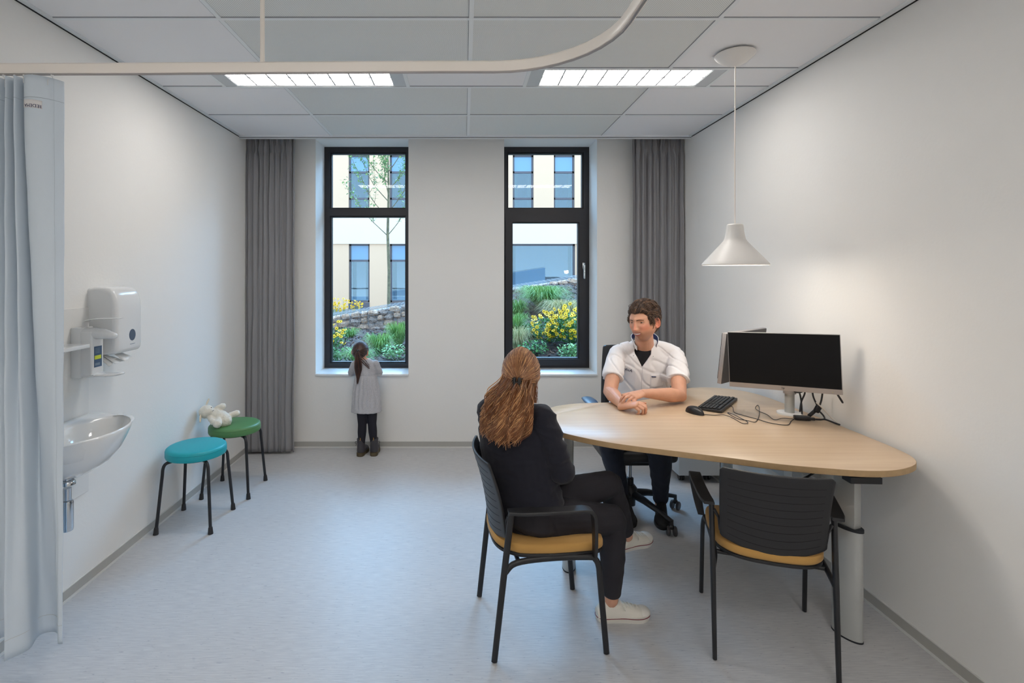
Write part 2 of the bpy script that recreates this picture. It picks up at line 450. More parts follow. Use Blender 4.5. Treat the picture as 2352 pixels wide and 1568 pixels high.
for i in (1, 2, 3):
    for (a, b) in ((3.2, YG), (.06, 2.915), (-1.367, -.225), (YF, -1.652)): gl.b2((cols[i]-.013, a, 2.7055), (cols[i]-.0108, b, 2.712))
trim(gl, mat('grid_gap', (150,154,160), .8))
e = MB()
e.b2((XL+.004, YF, 2.700), (XL+.028, YG, 2.712)); e.b2((XR-.028, YF, 2.700), (XR-.004, YG, 2.712))
e.b2((XL, YG-.022, 2.696), (XR, YG, 2.712)); e.b2((XL, YG-.001, 2.683), (XR, YG+.004, ZT))
trim(e, mat('edge_profile', (226,230,232), .45))
e = MB(); e.b2((XL, YF, 2.697), (XL+.007, YG, 2.711)); e.b2((XR-.007, YF, 2.697), (XR, YG, 2.711)); e.b2((XL, YG-.007, 2.6935), (XR, YG-.004, 2.70))
trim(e, M['black'])
# ---- skirting
def skirt(name, x0, y0, x1, y1, nx, ny):
    s_ = thing(name, None, None, (0,0,0), kind='structure')
    def bar(z0, z1, t):
        return MB().b2((min(x0, x1, x0+nx*t, x1+nx*t), min(y0, y1, y0+ny*t, y1+ny*t), z0), (max(x0, x1, x0+nx*t, x1+nx*t), max(y0, y1, y0+ny*t, y1+ny*t), z1))
    bar(.012, .056, .004).build('skirting_strip', M['skirt'], s_)
    q = bar(0, .012, .007); b_ = bar(.056, .060, .005); q.add(b_.v, b_.f); q.build('skirting_bead', M['skirt_l'], s_)
skirt('baseboard_left', XL, YF, XL, YB, 1, 0); skirt('baseboard_right', XR, YF, XR, YB, -1, 0)
skirt('baseboard_back', XL, YB, XR, YB, 0, -1)
skirt('baseboard_front', XL, YF, -.1, YF, 0, 1)
# ---- windows
def win(n, x0, x1, sash):
    w = thing('window_%d' % n, None, None, ((x0+x1)/2, YD, WZ0), kind='structure')
    y0, y1 = YD, YD+.07
    fz0, fz1 = WZ0+.015, WZ1
    fl = .052; zt = 2.135
    m = MB()
    m.b2((x0, y0, fz0), (x0+fl, y1, fz1)); m.b2((x1-fl, y0, fz0), (x1, y1, fz1))
    m.b2((x0+fl, y0, fz0), (x1-fl, y1, fz0+.042)); m.b2((x0+fl, y0, fz1-.05), (x1-fl, y1, fz1))
    m.b2((x0+fl, y0, zt-.034), (x1-fl, y1, zt+.034))
    m.build('window_frame', M['frame'], w)
    g_ = MB()
    def ring(a, b, c, d, t, ya, yb):
        g_.b2((a, ya, c), (a+t, yb, d)); g_.b2((b-t, ya, c), (b, yb, d)); g_.b2((a+t, ya, c), (b-t, yb, c+t)); g_.b2((a+t, ya, d-t), (b-t, yb, d))
    ring(x0+fl, x1-fl, zt+.034, fz1-.05, .012, y0+.02, y1+.0)
    if not sash: ring(x0+fl, x1-fl, fz0+.042, zt-.034, .012, y0+.02, y1)
    g_.build('glazing_bead', M['gasket'], w)
    MB().b2((x0+fl, y0+.045, zt+.034), (x1-fl, y0+.049, fz1-.05)).build('glass_pane', M['glass'], w)
    if sash:
        a, b, c, d = x0+fl-.018, x1-fl+.018, fz0+.025, zt-.018
        s_ = MB(); t = .062; ya, yb = y0-.018, y0+.062
        s_.b2((a, ya, c), (a+t, yb, d)); s_.b2((b-t, ya, c), (b, yb, d)); s_.b2((a+t, ya, c), (b-t, yb, c+t)); s_.b2((a+t, ya, d-t-.014), (b-t, yb, d))
        so = s_.build('sash', M['frame'], w)
        g2 = MB()
        a, b, c, d = a+t, b-t, c+t, d-t-.014
        tt = .008
        g2.b2((a, ya+.02, c), (a+tt, yb, d)); g2.b2((b-tt, ya+.02, c), (b, yb, d)); g2.b2((a+tt, ya+.02, c), (b-tt, yb, c+tt)); g2.b2((a+tt, ya+.02, d-tt), (b-tt, yb, d))
        g2.build('glazing_bead', M['gasket'], so)
        MB().b2((a, y0+.03, c), (b, y0+.034, d)).build('glass_pane', M['glass'], so)
        h = MB(); hx = b+t*.62; hy = ya; hz = 1.62
        h.rbox((hx, hy-.006, hz+.005), (.026, .012, .062), .005, 2)
        h.tube(catmull([(hx, hy-.008, hz+.01), (hx, hy-.035, hz+.012), (hx-.002, hy-.045, hz), (hx-.002, hy-.046, hz-.11)], 5), .0085, 10, rb=.007, round_=1)
        h.build('window_handle', M['chrome'], w)
    else:
        MB().b2((x0+fl, y0+.045, fz0+.042), (x1-fl, y0+.049, zt-.034)).build('glass_pane', M['glass'], w)
    MB().rbox(((x0+x1)/2, YB+.14, WZ0+.0065), (x1-x0+.004, .315, .019), .004, 2).build('window_sill', M['sill'], w)
win(1, W[0][0], W[0][1], False); win(2, W[1][0], W[1][1], True)

# ---- ceiling luminaires
def lumin(x0, x1, y0, y1, label, tilt=False):
    c = ((x0+x1)/2, (y0+y1)/2, 2.705)
    t = thing('ceiling_light', label, 'ceiling light', c, group='recessed ceiling lights')
    f = MB(); xa, xb = x0+.085, x1-.085; ya, yb = y0+.022, y1-.022
    f.b2((x0+.011, y0+.011, 2.706), (xa, y1-.011, 2.74)); f.b2((xb, y0+.011, 2.706), (x1-.011, y1-.011, 2.74))
    f.b2((xa, y0+.011, 2.706), (xb, ya, 2.74)); f.b2((xa, yb, 2.706), (xb, y1-.011, 2.74))
    f.build('housing', M['lumframe'], t)
    nx = 8; wx = (xb-xa)/nx; wy = (yb-ya)/2; gr_ = MB()
    for i in range(nx+1): gr_.b2((xa+wx*i-.0045, ya, 2.7085), (xa+wx*i+.0045, yb, 2.728))
    for j in range(3): gr_.b2((xa, ya+wy*j-.0045, 2.7084), (xb, ya+wy*j+.0045, 2.7279))
    gr_.build('grille', M['lumback'], t)
    for i in range(nx):
        for j in range(2):
            cx, cy = xa+wx*(i+.5), ya+wy*(j+.5); rr = .022; a, b = wx/2-.005, wy/2-.005; o = []
            for q, (sx, sy) in enumerate(((1,1), (-1,1), (-1,-1), (1,-1))):
                for k in range(5):
                    an = R(90*q+k*22.5); o.append((cx+sx*(a-rr)+rr*math.cos(an), cy+sy*(b-rr)+rr*math.sin(an)))
            MB().prism(o, 2.7095, 2.7155).build('diffuser', M['panel'], t)
lumin(LX[0][0], LX[0][1], 2.915, 3.2, 'recessed ceiling light with glowing square cells, left one above the curtain rail')
lumin(LX[1][0], LX[1][1], 2.915, 3.2, 'recessed ceiling light with glowing square cells, right one near the pendant lamp')

# ---- bed-curtain rail and its curtain
KR = .94
t = thing('curtain_rail', 'cream curved ceiling-hung rail that carries the pale blue curtain', 'curtain rail', (-.8, 2.08, 2.35))
path = [(XL/KR, 2.085), (-1.4, 2.08), (-.6, 2.068), (-.1, 2.06), (.12, 2.06)]
for k in range(1, 11): a = R(90-9*k); path.append((.12+.41*math.cos(a), 1.65+.41*math.sin(a)))
path += [(.532, 1.4), (.532, .2), (.532, -1.2)]
path = [(x*KR, y*KR) for x, y in path]
zr = lambda z: 1.55+(z-1.55)*KR
def rail_sweep(w, z0, z1):
    m = MB(); vs = []; N = len(path)
    for i, p in enumerate(path):
        a = V(path[min(i+1, N-1)])-V(path[max(i-1, 0)]); a.normalize(); nx, ny = -a.y, a.x
        c_ = .006
        for (u, z) in ((-w/2, z0+c_), (-w/2+c_*.5, z0), (w/2-c_*.5, z0), (w/2, z0+c_), (w/2, z1-c_), (w/2-c_, z1), (-w/2+c_, z1), (-w/2, z1-c_)):
            vs.append((p[0]+nx*u, p[1]+ny*u, z))
    fs = [(i*8+j, i*8+(j+1) % 8, (i+1)*8+(j+1) % 8, (i+1)*8+j) for i in range(N-1) for j in range(8)]
    fs += [tuple(reversed(range(8))), tuple((N-1)*8+j for j in range(8))]
    m.add(vs, fs); return m
rail_sweep(.024, zr(2.355), zr(2.397)).build('track', M['rail'], t, fixn=True)
rail_sweep(.007, zr(2.3545), zr(2.3560)).build('track_slot', M['silver'], t, fixn=True)
MB().tube([(-.808*KR, 2.072*KR, zr(2.396)), (-.808*KR, 2.072*KR, 2.706)], .0085, 14).build('hanger_rod', M['rail'], t)
MB().tube([(.532*KR, .3, zr(2.396)), (.532*KR, .3, 2.706)], .0085, 14).build('hanger_rod', M['rail'], t)
KC_ = .94
topc = [(-1.882,2.06),(-1.872,2.13),(-1.852,2.05),(-1.843,2.13),(-1.815,2.045),(-1.806,2.13),(-1.778,2.04),(-1.768,2.135),(-1.748,2.05),(-1.70,2.035),(-1.655,2.07),(-1.634,2.115)]
botc = [(-1.880,2.14),(-1.872,2.10),(-1.862,2.16),(-1.850,2.14),(-1.800,2.025),(-1.782,2.03),(-1.752,2.085),(-1.775,2.16),(-1.74,2.185),(-1.695,2.165),(-1.662,2.115),(-1.640,2.112)]
tc_ = catmull([(p[0], p[1], 0) for p in topc], 8); bc_ = catmull([(p[0], p[1], 0) for p in botc], 8)
cur = thing('privacy_curtain', 'pale blue cloth curtain hanging from the cream rail beside the washbasin', 'curtain', (-1.65, 1.95, .13))
def pc(i, z, d=0.0):
    z = 1.55+(z-1.55)/KR; f = min(1, max(0, (2.335-z)/2.295))**1.25
    p = tc_[i].lerp(bc_[i], f)
    w = .0035*NZ.noise(V((p.x*14, p.y*9, z*5)))
    xx = (p.x+w*.4)*KR; xx = xx-.10*max(0, (-1.735-xx)/.03)**1.0*.9 if xx < -1.735 else xx
    return V((max(xx, XL+.004), (p.y+w)*KR, 1.55+(z-1.55)*KR))
N = len(tc_); ZU, ZD = zr(2.335), zr(.04); zs = [ZU+(ZD-ZU)*k/70 for k in range(0, 71)]
m = MB(); m.grid(lambda u, v: pc(round(u*(N-1)), zs[round(v*70)]+(.012*max(0, 1-v*30))*math.sin(u*40)*0), N, 71)
c0 = m.build('cloth', M['bluefab'], cur, ang=180); md = c0.modifiers.new('s', 'SOLIDIFY'); md.thickness = .0012; md.offset = 0
def seam(z, r=.0009):
    return MB().tube([pc(i, z)+V((0, -.0012, 0)) for i in range(N)], r, 5)
seam(ZU-.082, .0007).build('seam', mat('seam_dark', (142,154,166), .9), cur)  # header seam in a darker grey-blue
seam(ZD+.072).build('seam', mat('seam_light', (196,200,202), .9), cur)
MB().tube([pc(int(N*.93), z)+V((0, -.002, 0)) for z in [ZU-.004+(ZD-ZU+.008)*k/40 for k in range(41)]], .0005, 5).build('side_seam', mat('stitch', (196,206,214), .9), cur)
def lpt(u, d, e):                      # point on the label: u across, d down from the header seam
    x = N*(.735+.125*u); i = int(x); f = x-i; z = ZU-.090-.004*u-d
    return pc(i, z).lerp(pc(min(i+1, N-1), z), f)+V((0, -e, 0))
lb = MB(); lb.grid(lambda u, v: lpt(u, .030*v, .0022), 10, 4)
lo = lb.build('care_label', M['tag'], cur, ang=180); md = lo.modifiers.new('s', 'SOLIDIFY'); md.thickness = .0008; md.offset = 0
lw = (lpt(1, 0, 0)-lpt(0, 0, 0)).length
lt_ = text('label_text', 'IEDEMA', .0165, M['navyp'], cur, (0,0,0), (0,0,0), V((0,0,0)), .0003)
for v in lt_.data.vertices: v.co = lpt(.54-v.co.x/lw, .0215+v.co.y, .0029+v.co.z)-ORI[cur]
hk = MB(); tk = MB()
for k, i in enumerate((4, 20, 36, 52, 66, 79)):
    pp = pc(i, ZU); ry = 2.083*KR; dz = ZU-2.335
    h = MB(); h.rbox((pp.x, ry, 2.348+dz), (.008, .010, .009), .002, 1); h.tube(catmull([(pp.x, ry, 2.346+dz), (pp.x+.003, ry, 2.336+dz), (pp.x, (ry+pp.y)/2, 2.333+dz), (pp.x, pp.y-.003, 2.325+dz), (pp.x, pp.y-.003, 2.305+dz)], 4), .0012, 6)
    h.build('curtain_hook', M['gloss'], cur)

# ---- grey window drapes
def ss_(a, b, x):
    q = max(0, min(1, (x-a)/(b-a))); return q*q*(3-2*q)
def drape(x0, x1, label, seed, flip=False, fr=10):
    t = thing('window_curtain', label, 'curtain', ((x0+x1)/2, 4.47, .02), group='grey window curtains')
    rnd = random.Random(seed); nf = fr
    am = [rnd.uniform(.5, 1.0) for _ in range(nf*2+4)]; ph = [rnd.uniform(-.5, .5) for _ in range(nf*2+4)]
    wid = [rnd.uniform(.35, 1.8) for _ in range(nf)]; tot = sum(wid); cum = [0]
    for w_ in wid: cum.append(cum[-1]+w_/tot)
    def plan(s, v):
        k = min(nf-1, next(i for i in range(nf) if s <= cum[i+1]+1e-9)); f = (s-cum[k])/(cum[k+1]-cum[k])
        a = 2*PI*f
        sharp = max(0, 1-v/.045)
        amp = (.022*am[k]*(1-v)+.040*am[k]*v)
        yy = -amp*math.cos(a)+(.010*math.sin(2*a)*am[k+3])
        xx = x0+(x1-x0)*s + .017*math.sin(a+ph[k])*(.4+v)*(1 if abs(2*s-1) < .94 else .2)
        pinch = math.exp(-((v-.035)/.012)**2)
        yy = yy*(1-.35*pinch)*(1-.5*(1-ss_(.02, .06, v))) + .0075*math.sin(2*PI*s*nf*2.7+3*math.sin(s*9))*(1-ss_(.035, .085, v)) + .006*NZ.noise(V((s*30, v*7, seed)))
        xx += .010*pinch*math.sin(2*PI*s*nf*1.7)*min(1, s*8)*min(1, (1-s)*8) + .008*NZ.noise(V((s*9, v*4, seed+3)))
        return V((min(max(xx, XL+.003), XR-.003), min(4.47+yy, YB-.01), 2.722-2.70*v))
    mm = MB(); mm.grid(lambda u, v: plan(u, v**1.3), 340, 80)
    o = mm.build('cloth', M['greyfab'], t, ang=180); md = o.modifiers.new('s', 'SOLIDIFY'); md.thickness = .0015; md.offset = 0
drape(XL+.006, -1.462, 'grey floor-length curtain left of the left window behind the green stool', 3)
drape(1.452, XR-.012, 'grey floor-length curtain right of the right window behind the seated man', 11, fr=9)
tr = MB(); tr.b2((XL, 4.455, 2.735), (XR, 4.485, 2.75)); trim(tr, M['white'])

# ---- pendant lamp
px, py = 1.417, 2.706
t = thing('pendant_lamp', 'white conical pendant lamp hanging over the wooden desk', 'lamp', (px, py, 1.6))
MB().lathe([(.004, 2.637), (.03, 2.642), (.065, 2.660), (.092, 2.684), (.099, 2.694), (.097, 2.699), (.0, 2.7)], (px, py, 0), 48).build('canopy', M['warmw'], t)
MB().lathe([(.03, 2.698), (.03, 2.7085)], (px, py, 0), 24).build('canopy_mount', M['dkgrey'], t)
MB().tube([(px, py, 1.79), (px-.001, py, 2.2), (px+.002, py, 2.64)], .0032, 10).build('cord', M['rail'], t)
prof = [(.0, 1.812), (.034, 1.811), (.0395, 1.806), (.043, 1.77), (.050, 1.735), (.056, 1.722), (.075, 1.70), (.11, 1.66), (.145, 1.62), (.158, 1.604), (.160, 1.599), (.1575, 1.5955), (.153, 1.5995), (.14, 1.618), (.105, 1.657), (.07, 1.693), (.045, 1.72), (.0, 1.722)]
MB().lathe(prof, (px, py, 0), 64).build('lamp_shade', M['warmw'], t, fixn=True)
MB().lathe([(.0, 1.604), (.1478, 1.604), (.1478, 1.609), (.0, 1.609)], (px, py, 0), 48).build('diffuser', M['lampglow'], t, fixn=True)

# ================================================================ LEFT WALL: wash place
MB().rbox((XL+.0035, 2.322, .925), (.006, .536, .92), .002, 1).build('splash_panel', M['white'], None)
o = bpy.data.objects['splash_panel']; tag(o, 'flat white splash panel on the left wall behind the washbasin', 'wall panel')
t = thing('shelf', 'narrow white shelf on the wall above the washbasin', 'shelf', (XL, 2.2, 1.21))
MB().rbox((XL+.069, 2.257, 1.213), (.118, .346, .018), .003, 2).build('shelf_board', M['gloss'], t)
MB().tube([(XL+.01, 2.40, 1.14), (XL+.035, 2.40, 1.20)], .003, 8).build('bracket', M['gloss'], t)
# washbasin
t = thing('washbasin', 'white ceramic washbasin mounted on the left wall', 'washbasin', (XL, 2.31, .66))
cy = 2.31; hw = .285; pr = .345; ZR = .855
def half(u, k, z, kk=None, xs_=0.0):
    kk = k if kk is None else kk
    a = PI*u-PI/2
    cx, sx = math.cos(a), math.sin(a)
    return V((XL+.012+xs_+(pr-.012-xs_)*kk*(abs(cx)**.85), cy+hw*k*(1 if sx > 0 else -1)*abs(sx)**.9, z))
mm = MB(); nu = 49
layers = [(.30, .42, ZR-.205), (.45, .60, ZR-.19), (.66, .78, ZR-.15), (.82, .90, ZR-.10), (.93, .965, ZR-.05), (.985, .995, ZR-.02), (1.0, 1.0, ZR-.008), (.992, .995, ZR-.001), (.975, .98, ZR), (1.03, 1.02, ZR-.003), (.99, .99, ZR-.014), (.93, .94, ZR-.045), (.78, .80, ZR-.09), (.50, .55, ZR-.118), (.2, .3, ZR-.125)]
def lay(u, v):
    k = round(v*(len(layers)-1)); a, b, z = layers[k]
    if k >= 9:
        q = (u-.5)*2*R(170); return V((XL+.205+.128*b*math.cos(q), cy+.245*a*math.sin(q), z))
    return half(u, a, z, b)
mm.grid(lay, nu, len(layers))
# back faces against the wall
n0 = len(mm.v)
idx = lambda j, i: j*nu+i
mm.f.append(tuple([idx(0, i) for i in range(nu)])); mm.m.append(0)
mm.f.append(tuple([idx(len(layers)-1, nu-1-i) for i in range(nu)])); mm.m.append(0)
bk = [idx(j, 0) for j in range(len(layers))]+[idx(j, nu-1) for j in reversed(range(len(layers)))]
for j in range(len(layers)-1):
    mm.f.append((idx(j, 0), idx(j+1, 0), idx(j+1, nu-1), idx(j, nu-1))); mm.m.append(0)
mm.build('basin', M['ceramic'], t, ang=70, fixn=True)
pl = MB(); pl.lathe([(.032, 0), (.032, .012), (.026, .02), (.018, .022), (.018, .05)], (XL+.15, cy-.05, ZR-.285+.06), 24)
pl.lathe([(.0165, -.10), (.0165, .03)], (XL+.15, cy-.05, ZR-.27), 20); pl.lathe([(.022, -.17), (.024, -.16), (.024, -.05), (.022, -.04), (.015, -.035)], (XL+.15, cy-.05, ZR-.255), 24)
pl.tube([(XL+.15, cy-.05, ZR-.33), (XL+.0, cy-.05, ZR-.33)], .014, 14)
pl.build('siphon', M['chrome'], t)
fa = MB(); fa.lathe([(.024, 0), (.022, .06), (.018, .1), (0, .102)], (XL+.050, cy-.15, ZR-.002), 20); fa.tube(catmull([(XL+.050, cy-.15, ZR+.07), (XL+.10, cy-.14, ZR+.09), (XL+.15, cy-.12, ZR+.075)], 5), .011, 12)
fa.build('tap', M['chrome'], t)
# soap dispenser
t = thing('soap_dispenser', 'white wall soap dispenser with lever arm and blue label', 'soap dispenser', (XL, 2.51, 1.05))
ya, yb = 2.468, 2.556
MB().rbox((XL+.030, (ya+yb)/2, 1.172), (.048, yb-ya, .242), .004, 2).build('back_plate', M['gloss'], t)
body = MB(); body.rbox((XL+.075, (ya+yb)/2, 1.165), (.062, yb-ya-.004, .222), .008, 3); body.build('dispenser_body', M['gloss'], t)
hd = MB()
pts = [(XL+.04, 2.512, 1.262), (XL+.09, 2.512, 1.262), (XL+.14, 2.512, 1.258), (XL+.185, 2.512, 1.250)]
hd.tube(pts, [.042, .042, .036, .020], 20, rb=[.030, .029, .024, .015], up=(0,0,1), round_=1); solid(hd, 'nozzle_head', M['gloss'], t, .004, 3)
MB().b2((XL+.095, 2.487, 1.10), (XL+.1075, 2.538, 1.20)).build('product_label', M['lblue'], t)
lt = MB(); lt.b2((XL+.107, 2.488, 1.138), (XL+.1082, 2.532, 1.156)); lt.build('label_stripe', M['lyel'], t)
MB().b2((XL+.107, 2.490, 1.108), (XL+.1082, 2.524, 1.120)).build('print_block', M['lgrey'], t)
for k in range(4): MB().b2((XL+.107, 2.492, 1.168+k*.007), (XL+.1082, 2.522, 1.1705+k*.007)).build('print_line', M['lgrey'], t)
dt = MB(); dt.rbox((XL+.06, 2.512, 1.062), (.11, .085, .014), .005, 2); dt.tube([(XL+.10, 2.512, 1.062), (XL+.16, 2.512, 1.061), (XL+.205, 2.512, 1.064), (XL+.225, 2.512, 1.068)], [.043, .044, .036, .018], 20, rb=[.008, .008, .007, .006], up=(0,0,1), round_=1)
dt.build('drip_tray', M['gloss'], t)
lv = MB(); lv.tube(catmull([(XL+.045, 2.512, 1.285), (XL+.050, 2.512, 1.318), (XL+.085, 2.512, 1.330), (XL+.14, 2.512, 1.334), (XL+.215, 2.512, 1.336)], 6), .024, 14, rb=.0035, up=(0,0,1), round_=1)
lv.build('lever_arm', M['gloss'], t)
# towel dispenser
t = thing('paper_towel_dispenser', 'white rounded paper towel dispenser with oval window', 'towel dispenser', (XL, 2.69, 1.15))
y0, y1 = 2.588, 2.800; z0, z1 = 1.14, 1.485
def tw(u, v):
    # cross-section in x-z swept over y with rounded ends
    e = min(v, 1-v); ins = .022*(1-math.sqrt(max(0, 1-(1-min(1, e/.12))**2))) if e < .12 else 0
    yy = y0+(y1-y0)*v
    P0 = [(0, z0-.004), (.10, z0+.004), (.137, z0+.012), (.145, z0+.05), (.145, z0+.16), (.143, z1-.09), (.130, z1-.035), (.100, z1-.008), (.05, z1), (0, z1-.004)]
    return P0, yy, ins
P0 = catmull([(p[0], 0, p[1]) for p in tw(0, 0)[0]], 5)
rowsn = [0, .01, .03, .06, .09, .12, .3, .5, .7, .88, .91, .94, .97, .99, 1]
mm = MB(); nP = len(P0); vs = []
for v in rowsn:
    _, yy, ins = tw(0, v)
    cxm, czm = .0, (z0+z1)/2
    for p in P0:
        fx = max(0, p.x-ins*(1 if p.x > .05 else p.x/.05)); fz = czm+(p.z-czm)*(1-ins*4.2)
        vs.append((XL+fx, yy, fz))
fs = [(j*nP+i, j*nP+i+1, (j+1)*nP+i+1, (j+1)*nP+i) for j in range(len(rowsn)-1) for i in range(nP-1)]
fs += [tuple(range(nP)), tuple((len(rowsn)-1)*nP+i for i in reversed(range(nP)))]
fs += [(j*nP, (j+1)*nP, (j+1)*nP+nP-1, j*nP+nP-1) for j in range(len(rowsn)-1)]
mm.add(vs, fs); mm.build('cover', M['gloss'], t, ang=60, fixn=True)
rm = Matrix.Rotation(R(90), 3, 'Y')
MB().lathe([(.0, .0), (.030, .0), (.030, .004), (.0, .004)], (XL+.1425, 2.712, 1.232), 32, rot=rm, sx=1, sy=.85).build('sight_window', M['smoke'], t, fixn=True)
MB().b2((XL+.144, 2.695, 1.184), (XL+.1465, 2.733, 1.1865)).build('printed_mark', M['lgrey'], t)
pp = MB()
for (a, b, c_) in (((XL+.03, 2.60, 1.142), (XL+.10, 2.66, 1.085), .0), ((XL+.06, 2.67, 1.15), (XL+.13, 2.74, 1.10), .012), ((XL+.05, 2.62, 1.14), (XL+.115, 2.70, 1.095), .02)):
    a = V(a); b = V(b)
    pp.grid(lambda u, v, a=a, b=b, c_=c_: V((a.x+(b.x-a.x)*v+.006*math.sin(u*6), a.y+(b.y-a.y)*u, a.z+(b.z-a.z)*v*(1-.5*u)-c_*u)), 10, 6)
o = pp.build('paper_towel', M['paper'], t, ang=180); md = o.modifiers.new('s', 'SOLIDIFY'); md.thickness = .0012

# ================================================================ STOOLS
def stool(label, m, loc, rz):
    t = thing('stool', label, 'stool', loc, rz, 'round padded stools')
    rs = .174
    MB().lathe([(.0, .421), (rs-.012, .421), (rs-.003, .424), (rs, .432), (rs, .455), (rs-.002, .459), (rs, .462), (rs-.003, .471), (rs-.012, .478), (rs-.03, .481), (.0, .483)], (0,0,0), 72).build('seat', m, t, local=True, fixn=True)
    MB().lathe([(.0, .409), (.13, .409), (.13, .4215), (.0, .4215)], (0,0,0), 40).build('seat_plate', M['blkmetal'], t, local=True, fixn=True)
    for k in range(4):
        a = R(45+90*k); d = V((math.cos(a), math.sin(a), 0))
        p = [d*.10+V((0,0,.410)), d*.148+V((0,0,.411)), d*.176+V((0,0,.404)), d*.189+V((0,0,.380)), d*.193+V((0,0,.34)), d*.226+V((0,0,.0))+V((0,0,.02))]
        pts = catmull(p[:5], 4)+[p[5]]
        lg = MB().tube(pts, .0095, 14).build('leg', M['blkmetal'], t, local=True)
        q = d*.2255; f = MB().tube([q+V((0,0,.0))+d*.002, q+V((0,0,.012))+d*.001, q+V((0,0,.035)), q+V((0,0,.04))-d*.001], [.0155, .0145, .0125, .011], 16).build('foot_cap', M['blkplastic'], lg, local=True)
    return t
stool('round stool with turquoise seat and four black legs by the left wall', M['teal'], (-1.678, 3.243, 0), R(1.5))
stool('round stool with green seat holding the plush toy, next to the grey curtain', M['green'], (-1.650, 3.722, 0), R(1))

# plush toy lying on the green stool, head against the wall
t = thing('plush_toy', 'cream plush lamb lying on the green stool with its head against the wall', 'toy', (-1.77, 3.70, .478))
pm = MB()
rel = lambda x, y, z: V((x, y, z))
# body axis from head (near wall) to hips
Hc = rel(-1.822, 3.655, .578)
pm.ell(Hc, (.048, .052, .047))
pm.ell(Hc+V((.032, -.012, .003)), (.026, .028, .026))                        # muzzle
pm.tube([(-1.80, 3.66, .562), (-1.765, 3.67, .55), (-1.72, 3.665, .528), (-1.69, 3.655, .515)], [.034, .048, .053, .046], 18, round_=1)
pm.tube([(-1.775, 3.69, .575), (-1.75, 3.70, .592), (-1.730, 3.705, .600)], [.022, .023, .025], 12, round_=1)   # raised arm
pm.tube([(-1.785, 3.635, .545), (-1.755, 3.60, .530), (-1.74, 3.585, .525)], [.020, .020, .021], 12, round_=1)          # near arm
pm.tube([(-1.70, 3.68, .525), (-1.665, 3.705, .540), (-1.635, 3.72, .548)], [.026, .022, .024], 12, round_=1)     # far leg
pm.tube([(-1.72, 3.635, .525), (-1.712, 3.60, .515), (-1.708, 3.580, .512)], [.032, .029, .028], 12, round_=1)     # near leg
solid(pm, 'body', M['plush'], t, .0035, 2, disp=lambda p: .0016*NZ.noise(p*160)+.003*NZ.noise(p*45))
for (a, b) in (((-1.838, 3.685, .612), (-1.826, 3.70, .655)), ((-1.84, 3.612, .565), (-1.832, 3.59, .525))):
    a = V(a); b = V(b); MB().tube([a, a.lerp(b, .5), b], [.007, .012, .008], 12, rb=[.004, .006, .005], up=(1,0,0), round_=1).build('ear', M['plushear'], t)
for p in ((-1.793, 3.624, .590), (-1.783, 3.650, .608)): MB().ell(p, (.0035,.0035,.0035), 10, 6).build('eye', M['nose'], t)
MB().tube([(-1.766, 3.627, .588), (-1.763, 3.640, .590), (-1.766, 3.650, .592)], .0016, 6).build('nose', M['nose'], t)
# ================================================================ DESK
ZTAB = .793
outl = [(.446,2.864),(.518,2.958),(.608,3.008),(.694,3.033),(.824,3.048),(1.02,3.085),(1.22,3.20),(1.36,3.33),(1.451,3.405),(1.523,3.446),(1.60,3.458),(1.671,3.446),(1.76,3.40),(1.835,3.30),(1.866,3.15),(1.872,2.95),(1.875,2.75),(1.877,2.60),(1.878,2.40),(1.874,2.237),(1.856,2.141),(1.812,2.072),(1.742,2.025),(1.652,1.994),(1.56,1.990),(1.448,2.007),(1.263,2.058),(1.082,2.136),(.886,2.220),(.675,2.312),(.520,2.420),(.443,2.510),(.395,2.61),(.392,2.73)]
ol = [(p.x, p.y) for p in catmull([(a, b, 0) for a, b in outl], 5, closed=True)]
t = thing('desk', 'pale oak leaf-shaped desk on grey telescopic legs against the right wall', 'desk', (1.2, 2.7, 0))
MB().prism(ol, ZTAB-.025, ZTAB, 0, 1, bev=.0015).build('desk_top', [M['wood'], M['woodedge']], t, ang=30)
ORI[t] = V((1.2, 2.7, 0))
def oval(a, b, rz, n=40, sq=2.6):
    o = []
    for k in range(n):
        an = 2*PI*k/n; c, s_ = math.cos(an), math.sin(an)
        x = a*math.copysign(abs(c)**(2/sq), c); y = b*math.copysign(abs(s_)**(2/sq), s_)
        o.append((x*math.cos(rz)-y*math.sin(rz), x*math.sin(rz)+y*math.cos(rz)))
    return o
def tleg(x, y, rz, ztop=.47, zb=.73, vis=True):
    l = MB(); o = [(x+p[0], y+p[1]) for p in oval(.062, .034, rz, sq=2.0)]
    l.prism(o, .006, ztop); l.prism([(x+(p[0]-x)*1.02, y+(p[1]-y)*1.02) for p in o], 0, .007, 1)
    lo_ = l.build('leg', [M['alu'], M['gasket']], t, ang=40)
    MB().prism([(x+(p[0]-x)*1.035, y+(p[1]-y)*1.06) for p in o], ztop-.006, ztop+.006).build('collar', M['gasket'], lo_)
    MB().rbox((x, y, (ztop+zb)/2), (.088, .046, zb-ztop), .006, 2, rot=Matrix.Rotation(rz, 3, 'Z')).build('inner_column', M['alu'], lo_)
    MB().box((x, y, zb+.012), (.17, .075, .03), Matrix.Rotation(rz, 3, 'Z')).build('bracket', M['blkmetal'], lo_)
tleg(1.645, 2.222, R(112)); tleg(.555, 2.74, R(75), .44); tleg(1.66, 3.27, R(60), .44)
fr = MB()
fr.box((1.15, 2.50, .748), (1.15, .05, .035), Matrix.Rotation(R(-25), 3, 'Z')); fr.box((1.66, 2.75, .748), (.05, 1.0, .035))
fr.box((1.665, 2.165, .695), (.125, .055, .026), Matrix.Rotation(R(-3), 3, 'Z'))
fr.build('under_frame', M['blkmetal'], t)

